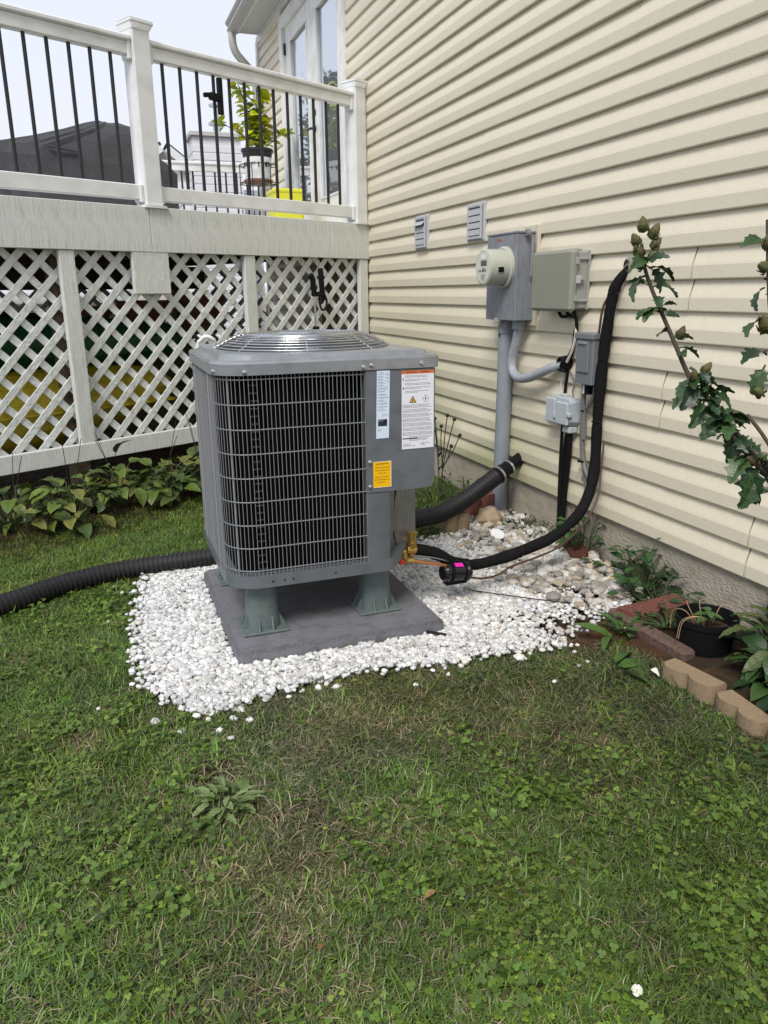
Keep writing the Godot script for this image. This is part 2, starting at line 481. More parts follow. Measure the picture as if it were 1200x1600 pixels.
# ---------------------------------------------------------------- start
func _ready() -> void:
	rng.seed = 20240611
	var cam := Camera3D.new()
	cam.name = "camera"
	cam.fov = 67.16
	cam.near = 0.05; cam.far = 500.0
	cam.transform = Transform3D(Basis(Vector3.UP, deg_to_rad(-20.0)) * Basis(Vector3.RIGHT, deg_to_rad(-15.98)) * Basis(Vector3.BACK, deg_to_rad(-0.667)), Vector3(0, 1.2, 0))
	add_child(cam)
	cam.current = true
	var we := WorldEnvironment.new()
	we.name = "environment"
	var env := Environment.new()
	var sky := Sky.new()
	var ps := ProceduralSkyMaterial.new()
	ps.sky_top_color = Color(0.84, 0.87, 0.93)
	ps.sky_horizon_color = Color(0.89, 0.90, 0.93)
	ps.sky_curve = 0.2
	ps.ground_horizon_color = Color(0.60, 0.62, 0.58)
	ps.ground_bottom_color = Color(0.20, 0.22, 0.16)
	ps.sky_energy_multiplier = 1.0
	sky.sky_material = ps
	env.background_mode = Environment.BG_SKY
	env.sky = sky
	env.tonemap_mode = Environment.TONE_MAPPER_LINEAR
	env.tonemap_exposure = 1.2
	env.sdfgi_enabled = true; env.ssao_enabled = true; env.ssil_enabled = true
	we.environment = env
	add_child(we)
	var sun := DirectionalLight3D.new()
	sun.name = "sun"
	sun.light_energy = 0.78
	sun.light_color = Color(1.0, 0.985, 0.96)
	sun.light_angular_distance = 22.0
	sun.shadow_enabled = true
	add_child(sun)
	sun.look_at_from_position(Vector3(-3.4, 6.4, 4.2), Vector3.ZERO)
	make_materials()
	gravel_poly = PackedVector2Array([Vector2(0.12, -3.36), Vector2(0.06, -2.94), Vector2(0.026, -2.6), Vector2(0.055, -2.3), Vector2(0.15, -2.12), Vector2(0.23, -2.075), Vector2(0.33, -2.13), Vector2(0.52, -2.15), Vector2(0.78, -2.16), Vector2(0.97, -2.10), Vector2(1.2, -2.13), Vector2(1.42, -2.08), Vector2(1.60, -2.20), Vector2(1.76, -2.24), Vector2(1.93, -2.36), Vector2(2.0, -2.7), Vector2(2.02, -3.08), Vector2(2.04, -3.5), Vector2(1.98, -3.76), Vector2(1.80, -3.72), Vector2(1.62, -3.34), Vector2(1.3, -3.30), Vector2(0.9, -3.40), Vector2(0.6, -3.44), Vector2(0.32, -3.46)])
	build_ground()
	build_house()
	build_deck()
	build_neighbourhood()
	build_unit()
	build_pipes()
	build_wall_boxes()
	build_deck_things()
	build_gravel()
	build_edging()
	build_plants()
	build_lawn()

# ---------------------------------------------------------------- ground
var gnoise := FastNoiseLite.new()
func ground_y(x: float, z: float) -> float:
	var y := gnoise.get_noise_2d(x * 40.0, z * 40.0) * 0.014
	if Geometry2D.is_point_in_polygon(Vector2(x, z), gravel_poly): y = y * 0.4 - 0.012
	var d := (Vector3(x, 0, z) - DECK).dot(DZ)   # distance in front of the lattice
	y += 0.05 * smoothstep(0.7, 0.0, d)
	y += 0.03 * smoothstep(1.62, 1.72, x) * smoothstep(-2.25, -2.1, z)
	return y

func build_ground() -> void:
	gnoise.seed = 5; gnoise.frequency = 0.02; gnoise.fractal_octaves = 3
	var xs: Array[float] = [-120.0, -60.0, -30.0, -15.0, -8.0, -5.0]
	var x := -3.0
	while x < 2.4:
		xs.append(x); x += 0.06
	xs.append_array([4.0, 8.0, 15.0, 30.0, 60.0, 120.0])
	var zs: Array[float] = [-120.0, -60.0, -30.0, -15.0, -10.0]
	var z := -7.0
	while z < 0.6:
		zs.append(z); z += 0.06
	zs.append_array([2.0, 5.0, 10.0, 30.0, 60.0, 120.0])
	var b := Mb.new()
	var H := []
	var N := []
	var Cc := []
	for i in xs.size():
		var hr := PackedFloat32Array(); var nr := PackedVector3Array(); var cr := PackedColorArray()
		for k in zs.size():
			var y := ground_y(xs[i], zs[k])
			hr.append(y)
			nr.append(Vector3(y - ground_y(xs[i] + 0.05, zs[k]), 0.05, y - ground_y(xs[i], zs[k] + 0.05)).normalized())
			var p := Vector2(xs[i], zs[k])
			var c := Color(0.40, 0.42, 0.26)                       # thatch under the grass
			if p.x > 1.2 and Geometry2D.is_point_in_polygon(p, gravel_poly): c = Color(0.85, 0.68, 0.55)
			elif p.distance_to(Vector2(1.55, -2.05)) < 0.22: c = Color(0.78, 0.60, 0.48)
			elif p.x > 1.66 and p.y > -2.2: c = Color(0.45, 0.40, 0.36)
			elif (Vector3(p.x, 0, p.y) - DECK).dot(DZ) < 0.45: c = Color(0.55, 0.48, 0.42)
			cr.append(c)
		H.append(hr); N.append(nr); Cc.append(cr)
	for i in xs.size() - 1:
		for k in zs.size() - 1:
			var idx := [[i, k], [i + 1, k], [i + 1, k + 1], [i, k], [i + 1, k + 1], [i, k + 1]]
			for s in idx:
				b.v.append(Vector3(xs[s[0]], H[s[0]][s[1]], zs[s[1]]))
				b.n.append(N[s[0]][s[1]]); b.c.append(Cc[s[0]][s[1]])
	var o := mk("ground", b, M.soil, self)
	tag(o, "bare soil and thatch ground under the lawn and beds", "ground", "", "structure")

# ---------------------------------------------------------------- house
func siding_panel(parent: Node, row: int, z0: float, z1: float, proud: float, courses := 2) -> void:
	var b := Mb.new()
	var seg := maxi(1, int(ceil((z1 - z0) / 0.16)))
	var xw := XW - proud
	for k in courses:
		var y := 0.225 + 0.1115 * (row + k)
		var ys := [y, y, y + 0.004, y + 0.047, y + 0.056, y + 0.1135]
		var ps := [-0.008, 0.0175, 0.0195, 0.0200, 0.0178, 0.0005]
		for j in ys.size() - 1:
			var nn := Vector3(-(ys[j + 1] - ys[j]), -(ps[j + 1] - ps[j]), 0).normalized()
			if j == 0: nn = Vector3.DOWN
			for i in seg:
				var za := lerpf(z0, z1, float(i) / seg); var zb := lerpf(z0, z1, float(i + 1) / seg)
				var p := [Vector3(xw - ps[j], ys[j], za), Vector3(xw - ps[j], ys[j], zb), Vector3(xw - ps[j + 1], ys[j + 1], zb), Vector3(xw - ps[j + 1], ys[j + 1], za)]
				var st := b.c.size()
				b.qn(p[0], p[1], p[2], p[3], nn, nn, nn, nn)
				for q in range(st, b.c.size()):
					var w: Vector3 = b.v[q]
					# green algae film on the low courses towards the deck, faint tan weathering elsewhere
					var al := clampf((gnoise.get_noise_2d(w.z * 26.0, w.y * 60.0) * 1.2 + 0.55) * smoothstep(1.0, 0.2, w.y) * smoothstep(-2.4, -3.9, w.z), 0.0, 1.0)
					al += clampf(gnoise.get_noise_2d(w.z * 30.0 + 50.0, w.y * 90.0) * 0.6 + 0.25, 0, 1) * smoothstep(1.45, 0.7, w.y) * smoothstep(-3.6, -4.9, w.z) * 0.5
					b.c[q] = Color(1, 1, 1).lerp(Color(0.52, 0.58, 0.40), clampf(al * 1.15, 0, 0.85))
		# closed ends
		for e in [z0, z1]:
			var nz := Vector3(0, 0, -1 if e == z0 else 1)
			b.q(Vector3(xw + 0.004, y, e), Vector3(xw - 0.0175, y, e), Vector3(xw - 0.0200, y + 0.047, e), Vector3(xw + 0.004, y + 0.047, e), nz)
			b.f(Vector3(xw + 0.004, y + 0.047, e), Vector3(xw - 0.0200, y + 0.047, e), Vector3(xw + 0.004, y + 0.1135, e), nz)
	mk("siding_panel", b, M.siding, parent)

func build_house() -> void:
	var h := thing("house", "cream vinyl sided house with white patio doors above the deck", "house")
	boxp("foundation_wall", Vector3(0.2, 0.75, 13.56), Vector3(XW + 0.1, -0.14, -2.78), M.foundation, h, 0.0)
	# sheathing round the door opening
	boxp("wall", Vector3(0.16, 3.72, 8.37), Vector3(XW + 0.085, 2.09, -2.185), M.siding_side, h, 0.0)
	boxp("wall", Vector3(0.16, 3.72, 1.15), Vector3(XW + 0.085, 2.09, -8.975), M.siding_side, h, 0.0)
	boxp("wall", Vector3(0.16, 0.20, 2.03), Vector3(XW + 0.085, 3.85, -7.385), M.siding_side, h, 0.0)
	boxp("wall", Vector3(0.16, 1.48, 2.03), Vector3(XW + 0.085, 0.975, -7.385), M.siding_side, h, 0.0)
	boxp("wall", Vector3(7.0, 3.9, 0.16), Vector3(XW + 3.51, 1.95, -9.47), M.siding_side, h, 0.0)
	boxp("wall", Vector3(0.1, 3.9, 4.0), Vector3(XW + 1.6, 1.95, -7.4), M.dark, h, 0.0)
	# siding rows: the seam of each double panel, where one shows
	var seams := {0: -5.6, 2: -2.383, 4: -6.1, 6: -4.68, 8: -6.0, 10: -5.231, 12: -4.458, 14: -4.003, 16: -2.751, 18: -4.152, 20: -4.624, 22: -3.2, 24: -5.0, 26: -2.6, 28: -4.2, 30: -3.5}
	var right := 2.0
	for row in range(0, 33, 2):
		var y := 0.225 + 0.1115 * row
		var left := -9.55 if y + 0.1 < 1.68 else -6.345
		var sm: float = seams.get(row, -4.0)
		var cn := 1 if row == 32 else 2
		siding_panel(h, row, left, sm - 0.0018, 0.0, cn)
		siding_panel(h, row, sm, minf(sm + 3.66, right), 0.0022, cn)
		if sm + 3.66 < right: siding_panel(h, row, sm + 3.664, right, 0.0, cn)
		if left > -7.0: siding_panel(h, row, -9.50, -8.41, 0.0, cn)
	boxp("corner_trim", Vector3(0.05, 3.65, 0.09), Vector3(XW - 0.012, 2.055, -9.54), M.vinyl, h, 0.004)
	# patio doors
	var d := Node3D.new()
	d.name = "door"; h.add_child(d)
	var zl := -8.41; var zr := -6.347; var zt := 3.77; var zb := 1.70
	boxp("casing", Vector3(0.05, 2.07, 0.11), Vector3(XW - 0.022, 2.735, zr - 0.055), M.door_white, d)
	boxp("casing", Vector3(0.05, 2.07, 0.11), Vector3(XW - 0.022, 2.735, zl + 0.055), M.door_white, d)
	boxp("casing", Vector3(0.05, 0.11, 1.84), Vector3(XW - 0.022, 3.715, (zl + zr) / 2), M.door_white, d)
	boxp("sill", Vector3(0.12, 0.05, 1.84), Vector3(XW - 0.03, 1.735, (zl + zr) / 2), M.door_white, d)
	for s in [[-8.295, -7.385], [-7.375, -6.462]]:
		var a: float = s[0]; var e: float = s[1]
		boxp("stile", Vector3(0.04, 1.9, 0.20), Vector3(XW + 0.012, 2.71, a + 0.10), M.door_white, d)
		boxp("stile", Vector3(0.04, 1.9, 0.10), Vector3(XW + 0.012, 2.71, e - 0.05), M.door_white, d)
		boxp("rail", Vector3(0.04, 0.15, e - a - 0.30), Vector3(XW + 0.012, 3.583, (a + 0.20 + e - 0.10) / 2), M.door_white, d)
		boxp("rail", Vector3(0.04, 0.24, e - a - 0.30), Vector3(XW + 0.012, 1.88, (a + 0.20 + e - 0.10) / 2), M.door_white, d)
		boxp("pane", Vector3(0.012, 1.51, e - a - 0.30), Vector3(XW + 0.016, 2.755, (a + 0.20 + e - 0.10) / 2), M.glass, d, 0.0)
		# glazing bead
		var gb := Mb.new()
		for q in [[a + 0.205, 1.5, true], [e - 0.105, 1.5, true]]:
			gb.box(Vector3(0.012, 1.51, 0.012), at(XW - 0.012, 2.755, q[0]))
		for q in [2.003, 3.506]:
			gb.box(Vector3(0.012, 0.012, e - a - 0.32), at(XW - 0.012, q, (a + 0.20 + e - 0.10) / 2))
		mk("glazing_bead", gb, M.door_white, d)
	boxp("hinge", Vector3(0.02, 0.10, 0.022), Vector3(XW - 0.018, 3.48, -8.29), M.black_metal, d)
	boxp("hinge", Vector3(0.02, 0.10, 0.022), Vector3(XW - 0.018, 2.15, -8.29), M.black_metal, d)
	var hb := Mb.new()
	hb.lathe([Vector2(0.028, 0), Vector2(0.028, 0.012), Vector2(0.0, 0.016)], at(XW - 0.008, 2.73, -7.30, Basis(Vector3.BACK, PI / 2)), 14)
	mk("lock", hb, M.black_metal, d)
	hb = Mb.new()
	hb.lathe([Vector2(0.026, 0), Vector2(0.026, 0.012), Vector2(0.011, 0.014), Vector2(0.011, 0.05), Vector2(0, 0.052)], at(XW - 0.008, 2.60, -7.30, Basis(Vector3.BACK, PI / 2)), 14)
	hb.box(Vector3(0.016, 0.018, 0.11), at(XW - 0.056, 2.60, -7.34), 0.004)
	mk("handle", hb, M.black_metal, d)
	# eave: soffit, fascia, gutter, elbow, roof
	boxp("soffit", Vector3(0.26, 0.02, 11.6), Vector3(XW - 0.12, 3.925, -3.65), M.soffit, h, 0.0)
	boxp("frieze_board", Vector3(0.03, 0.08, 11.6), Vector3(XW - 0.018, 3.875, -3.75), M.vinyl, h, 0.003)
	boxp("fascia", Vector3(0.025, 0.17, 11.6), Vector3(XW - 0.255, 3.99, -3.65), M.vinyl, h, 0.0)
	var gp := [Vector2(0, 0.10), Vector2(0, 0), Vector2(0.07, 0), Vector2(0.095, 0.035), Vector2(0.085, 0.07), Vector2(0.11, 0.10), Vector2(0.11, 0.115), Vector2(0.105, 0.115), Vector2(0.10, 0.102), Vector2(0.078, 0.07), Vector2(0.086, 0.036), Vector2(0.066, 0.006), Vector2(0.006, 0.006), Vector2(0.006, 0.10)]
	var po := PackedVector2Array()
	for p in gp: po.append(p)
	var gm := Mb.new()   # local x = out, local z = up, local y = along
	gm.prism(po, 0.0, 11.6, Transform3D(Basis(Vector3(-1, 0, 0), Vector3(0, 0, 1), Vector3(0, 1, 0)), Vector3(XW - 0.269, 3.89, -9.45)))
	var gut := mk("gutter", gm, M.gutter, h)
	var el := Mb.new()
	var path := curve([Vector3(XW - 0.32, 3.90, -9.38), Vector3(XW - 0.32, 3.80, -9.38), Vector3(XW - 0.28, 3.70, -9.40), Vector3(XW - 0.14, 3.58, -9.46), Vector3(XW - 0.06, 3.50, -9.52), Vector3(XW - 0.06, 3.3, -9.52), Vector3(XW - 0.06, 1.8, -9.52)], 6)
	el.tube(path, 0.042, 8)
	mk("downspout", el, M.gutter, gut)
	var rf := Mb.new()
	rf.box(Vector3(4.4, 0.06, 11.5), Transform3D(Basis(Vector3.BACK, 0.42), Vector3(XW + 1.82, 4.98, -3.65)), 0.0)
	mk("roof", rf, M.roof, h)

# ---------------------------------------------------------------- deck
func lattice(parent: Node, u0: float, u1: float, y0: float, y1: float, w: float, ph_up: float, ph_down: float, pitch := 0.149, wid := 0.040) -> void:
	for dirn: float in [1.0, -1.0]:
		var ph := ph_up if dirn > 0 else ph_down
		var n0 := int(floor((u0 - y1 - ph) / pitch)); var n1 := int(ceil((u1 + y1 - ph) / pitch))
		for k in range(n0, n1 + 1):
			# line u = c + dirn * y
			var c := ph + k * pitch
			var ya := y0; var yb := y1
			var ua := c + dirn * ya; var ub := c + dirn * yb
			if dirn > 0:
				if ua < u0: ya += u0 - ua
				if ub > u1: yb -= ub - u1
			else:
				if ua > u1: ya += ua - u1
				if ub < u0: yb -= u0 - ub
			if yb - ya < 0.02: continue
			ua = c + dirn * ya; ub = c + dirn * yb
			var b := Mb.new()
			var mid := Vector3((ua + ub) / 2, (ya + yb) / 2, w - (0.0 if dirn > 0 else 0.008))
			b.box(Vector3((yb - ya) * sqrt(2.0) + wid * 0.8, wid * rng.randf_range(0.95, 1.05), 0.0075), Transform3D.IDENTITY, 0.0012)
			mk("lattice_slat", b, M.lattice, parent, Transform3D(Basis(Vector3.BACK, dirn * PI / 4 + rng.randf_range(-0.004, 0.004)), mid))

func baluster(parent: Node, u: float, y0: float, y1: float, w: float) -> void:
	var b := Mb.new()
	b.tube(PackedVector3Array([Vector3(0, 0, 0), Vector3(0, y1 - y0, 0)]), 0.0105, 8, false)
	mk("baluster", b, M.black_metal, parent, at(u, y0, w))

func rail(parent: Node, u0: float, u1: float, w: float, top: bool) -> void:
	var b := Mb.new()
	var mid := (u0 + u1) / 2; var ln := u1 - u0
	if top:
		b.box(Vector3(ln, 0.030, 0.092), at(mid, 2.562, w), 0.008)
		b.box(Vector3(ln, 0.070, 0.058), at(mid, 2.514, w), 0.006)
		mk("top_rail", b, M.vinyl, parent)
	else:
		b.box(Vector3(ln, 0.082, 0.052), at(mid, 1.769, w), 0.005)
		mk("bottom_rail", b, M.vinyl, parent)
	for s in [u0 + 0.012, u1 - 0.012]:
		var k := Mb.new()
		k.box(Vector3(0.026, 0.115 if top else 0.10, 0.072), at(s, 2.512 if top else 1.762, w + 0.002), 0.006)
		mk("rail_bracket", k, M.vinyl, parent)

func deck_post(parent: Node, u: float, w: float, skirt := true) -> void:
	var b := Mb.new()
	b.box(Vector3(0.112, 0.945, 0.112), Transform3D.IDENTITY, 0.006)
	var p := mk("post", b, M.vinyl, parent, at(u, 2.155, w))
	var c := Mb.new()
	c.box(Vector3(0.150, 0.022, 0.150), at(0, 0.492, 0), 0.006)
	c.prism(rrect(0, 0, 0.058, 0.058, [0.004, 0.004, 0.004, 0.004], 2), 0.455, 0.482, Transform3D.IDENTITY, true, 1.22)
	c.prism(rrect(0, 0, 0.072, 0.072, [0.004, 0.004, 0.004, 0.004], 2), 0.503, 0.514, Transform3D.IDENTITY, true, 0.55)
	mk("post_cap", c, M.vinyl, p)
	if skirt:
		var s := Mb.new()
		s.prism(rrect(0, 0, 0.080, 0.080, [0.01, 0.01, 0.01, 0.01], 2), -0.472, -0.455, Transform3D.IDENTITY, true, 0.85)
		mk("post_skirt", s, M.vinyl, p)

func build_deck() -> void:
	var k := thing("deck", "raised white deck with black balusters and lattice skirt", "deck", DECK)
	k.rotation.y = asin(0.468)
	# rim boards, butted with small gaps
	var cuts := [-4.6, -1.90, -0.425, 0.055]
	for i in 3:
		boxp("rim_board", Vector3(cuts[i + 1] - cuts[i] - 0.003, 0.252, 0.036), Vector3((cuts[i] + cuts[i + 1]) / 2, 1.563, -0.018), M.painted_wood, k, 0.003)
	boxp("patch_board", Vector3(0.243, 0.25, 0.03), Vector3(-1.915, 1.325, -0.006 - 0.012), M.painted_wood, k, 0.003)
	# skirt
	for u in [-3.62, -2.43, -1.17, -0.072]:
		boxp("skirt_post", Vector3(0.088, 1.10, 0.036), Vector3(u, 0.885, -0.026), M.painted_wood, k, 0.003)
	boxp("skirt_board", Vector3(4.6, 0.102, 0.034), Vector3(-2.3, 0.318, -0.02), M.painted_wood, k, 0.003)
	lattice(k, -4.55, -0.05, 0.33, 1.45, -0.060, -3.6415, -0.8855)
	# frame and floor
	for u in [-4.4, -2.43, -0.3]:
		for w in [-0.16, -2.2]:
			boxp("support_post", Vector3(0.09, 1.6, 0.09), Vector3(u, 0.65, w), M.old_timber, k, 0.0)
	boxp("beam", Vector3(4.6, 0.2, 0.08), Vector3(-2.3, 1.34, -2.2), M.old_timber, k, 0.0)
	for i in 12:
		boxp("joist", Vector3(0.04, 0.2, 4.6), Vector3(-4.5 + 0.4 * i, 1.55, -2.36), M.old_timber, k, 0.0)
	for i in 31:
		boxp("deck_board", Vector3(5.4 + 0.08 * i, 0.026, 0.138), Vector3(-1.93 + 0.04 * i - 0.005, 1.672, -0.112 - 0.143 * i), M.painted_wood, k, 0.0)
	# front railing
	rail(k, -3.60, -1.908, -0.06, true); rail(k, -3.60, -1.908, -0.06, false)
	rail(k, -1.796, -0.138, -0.06, true); rail(k, -1.796, -0.138, -0.06, false)
	for u in [-3.656, -1.852, -0.082]: deck_post(k, u, -0.06)
	for i in 13: baluster(k, -3.455 + 0.1195 * i, 1.80, 2.49, -0.06)
	for i in 13: baluster(k, -1.695 + 0.1195 * i, 1.80, 2.49, -0.06)
	# far railing, square to the house
	var far_turn := Basis(Vector3.UP, -asin(0.468))
	var f0 := k.transform.affine_inverse() * Vector3(2.02, 0, -9.27)
	var fr := Node3D.new()
	fr.name = "far_railing"; k.add_child(fr)
	fr.transform = Transform3D(far_turn, f0)
	rail(fr, -1.95, -0.02, 0.0, true); rail(fr, -1.95, -0.02, 0.0, false)
	rail(fr, -4.1, -2.06, 0.0, true); rail(fr, -4.1, -2.06, 0.0, false)
	deck_post(fr, -2.005, 0.0, false)
	for i in 34: baluster(fr, -4.05 + 0.1195 * i, 1.70, 2.49, 0.0)
	# lattice on the far side under the deck, open to the light behind
	var fl := Node3D.new()
	fl.name = "far_skirt"; k.add_child(fl)
	fl.transform = Transform3D(far_turn, f0)
	lattice(fl, -4.2, -0.1, 0.1, 1.45, 0.0, 0.0, 0.0, 0.21, 0.05)

# ---------------------------------------------------------------- things beyond
func tree(pos: Vector3, h: float, r: float, label: String, seed_: int) -> void:
	var t := thing("tree", label, "tree", pos, "trees left of the deck, mirrored in the door")
	var rr := RandomNumberGenerator.new(); rr.seed = seed_
	var tb := Mb.new()
	tb.tube(curve([Vector3.ZERO, Vector3(0.05, h * 0.3, 0.03), Vector3(-0.03, h * 0.6, 0.05), Vector3(0, h * 0.9, 0)], 4), PackedFloat32Array([0.2, 0.19, 0.17, 0.16, 0.15, 0.13, 0.12, 0.1, 0.08, 0.07, 0.05, 0.04, 0.02]), 8)
	for i in 8:
		var y := h * rr.randf_range(0.3, 0.75); var a := rr.randf() * TAU
		tb.tube(PackedVector3Array([Vector3(0, y, 0), Vector3(cos(a) * r * 0.4, y + 0.4, sin(a) * r * 0.4), Vector3(cos(a) * r * 0.8, y + 0.8, sin(a) * r * 0.8)]), PackedFloat32Array([0.06, 0.04, 0.015]), 5)
	mk("trunk", tb, M.bark, t)
	var c := Mb.new()
	var cl: Array[Vector3] = []
	for i in 34:
		var a := rr.randf() * TAU; var y := rr.randf()
		cl.append(Vector3(cos(a) * r * sqrt(rr.randf()) * sin(PI * clampf(y * 0.85 + 0.12, 0, 1)), h * (0.28 + 0.72 * y), sin(a) * r * sqrt(rr.randf()) * sin(PI * clampf(y * 0.85 + 0.12, 0, 1))))
	for i in 5200:
		var q := cl[rr.randi() % cl.size()] + Vector3(rr.randfn(), rr.randfn() * 0.8, rr.randfn()) * r * 0.17
		var d := Vector3(rr.randfn(), rr.randfn(), rr.randfn()).normalized() * rr.randf_range(0.07, 0.13) * h / 7.0
		var e := Vector3(rr.randfn(), rr.randfn(), rr.randfn()).cross(d).normalized() * 0.05 * h / 7.0
		c.col = Color(0.045, 0.075, 0.03) * rr.randf_range(0.6, 1.5)
		c.f(q - d, q + e, q + d, Vector3.UP); c.f(q - d, q + d, q - e, Vector3.UP)
	mk("crown", c, M.grass, t)

func build_neighbourhood() -> void:
	var n := thing("neighbour_house", "white sided neighbouring house with chimney chase beyond the deck", "house", Vector3(0, 0, -20))
	# chase and wall with lap courses
	var chase := boxp("chimney", Vector3(1.10, 5.0, 0.9), Vector3(3.12, 2.2, 0), M.white_siding, n, 0.0)
	var lap := Mb.new()
	for i in 28:
		lap.box(Vector3(1.12, 0.13, 0.92), Transform3D(Basis.IDENTITY, Vector3(0, -2.4 + 0.17 * i, 0.0)), 0.0)
	mk("siding", lap, M.white_siding, chase).set_meta("kind", "stuff")
	boxp("chimney_cap", Vector3(1.22, 0.10, 1.05), Vector3(0, 2.5, 0), M.soffit, chase, 0.01)
	var fl := Mb.new()
	fl.lathe([Vector2(0.09, 0), Vector2(0.09, 0.22), Vector2(0.19, 0.24), Vector2(0.19, 0.29), Vector2(0.06, 0.32), Vector2(0.05, 0.62), Vector2(0.16, 0.64), Vector2(0.16, 0.68), Vector2(0, 0.70)], at(0.1, 2.54, 0), 12)
	mk("flue", fl, M.steel, chase)
	boxp("wall", Vector3(1.9, 4.2, 3.0), Vector3(3.3, 1.55, -2.0), M.white_siding, n, 0.0)
	var lw := Mb.new()
	for i in 24: lw.box(Vector3(1.93, 0.13, 3.03), at(3.3, -0.4 + 0.17 * i, -2.0))
	mk("siding", lw, M.white_siding, n).set_meta("kind", "stuff")
	var g := thing("gabled_house", "white gabled house with dark roof edge behind the grill cover", "house", Vector3(2.62, 0, -27))
	var gb := Mb.new()
	var go := PackedVector2Array([Vector2(-1.3, 0), Vector2(1.3, 0), Vector2(1.3, 4.55), Vector2(0, 5.55), Vector2(-1.3, 4.55)])
	gb.prism(go, -3.0, 0.0, Transform3D(Basis(Vector3.RIGHT, Vector3(0, 0, 1), Vector3(0, 1, 0)), Vector3.ZERO))
	mk("wall", gb, M.soffit, g)
	for s in [-1.0, 1.0]:
		boxp("roof", Vector3(1.75, 0.09, 3.5), Vector3(s * 0.78, 5.13, -1.4), M.roof, g, 0.0, Basis(Vector3.BACK, -s * atan2(1.0, 1.3)))
		boxp("rake_board", Vector3(1.70, 0.22, 0.06), Vector3(s * 0.76, 5.0, 0.36), M.white_siding, g, 0.0, Basis(Vector3.BACK, -s * atan2(1.0, 1.3)))
	boxp("eave_board", Vector3(2.9, 0.20, 0.5), Vector3(0, 4.45, 0.2), M.white_siding, g, 0.0)
	tree(Vector3(-13.4, 0, -60.0), 16.5, 3.6, "tallest leafy tree far beyond the deck", 71)
	tree(Vector3(-17.5, 0, -61.0), 14.0, 3.6, "rounded leafy tree, leftmost beyond the deck", 72)
	tree(Vector3(-12.2, 0, -66.0), 11.0, 3.0, "smaller leafy tree farthest behind the deck", 73)

# ---------------------------------------------------------------- the heat pump
const UC := Vector2(0.71, -2.795)
func polar(o: PackedVector2Array, ang: float) -> Vector2:   # where a ray from the middle of the unit meets an outline
	var d := Vector2(cos(ang), sin(ang))
	for i in o.size():
		var a := o[i]; var b := o[(i + 1) % o.size()]
		var r = Geometry2D.segment_intersects_segment(UC, UC + d * 3.0, a, b)
		if r != null: return r
	return UC + d

func screw(parent: Node, p: Vector3, out: Vector3, m: Material) -> void:
	var b := Mb.new()
	var y := out.normalized()
	var x := y.cross(Vector3.UP if absf(y.y) < 0.9 else Vector3.RIGHT).normalized()
	b.lathe([Vector2(0.0085, 0), Vector2(0.0085, 0.0015), Vector2(0.0055, 0.002), Vector2(0.005, 0.006), Vector2(0, 0.0065)], Transform3D(Basis(x, y, x.cross(y)), p), 10)
	mk("screw", b, m, parent)

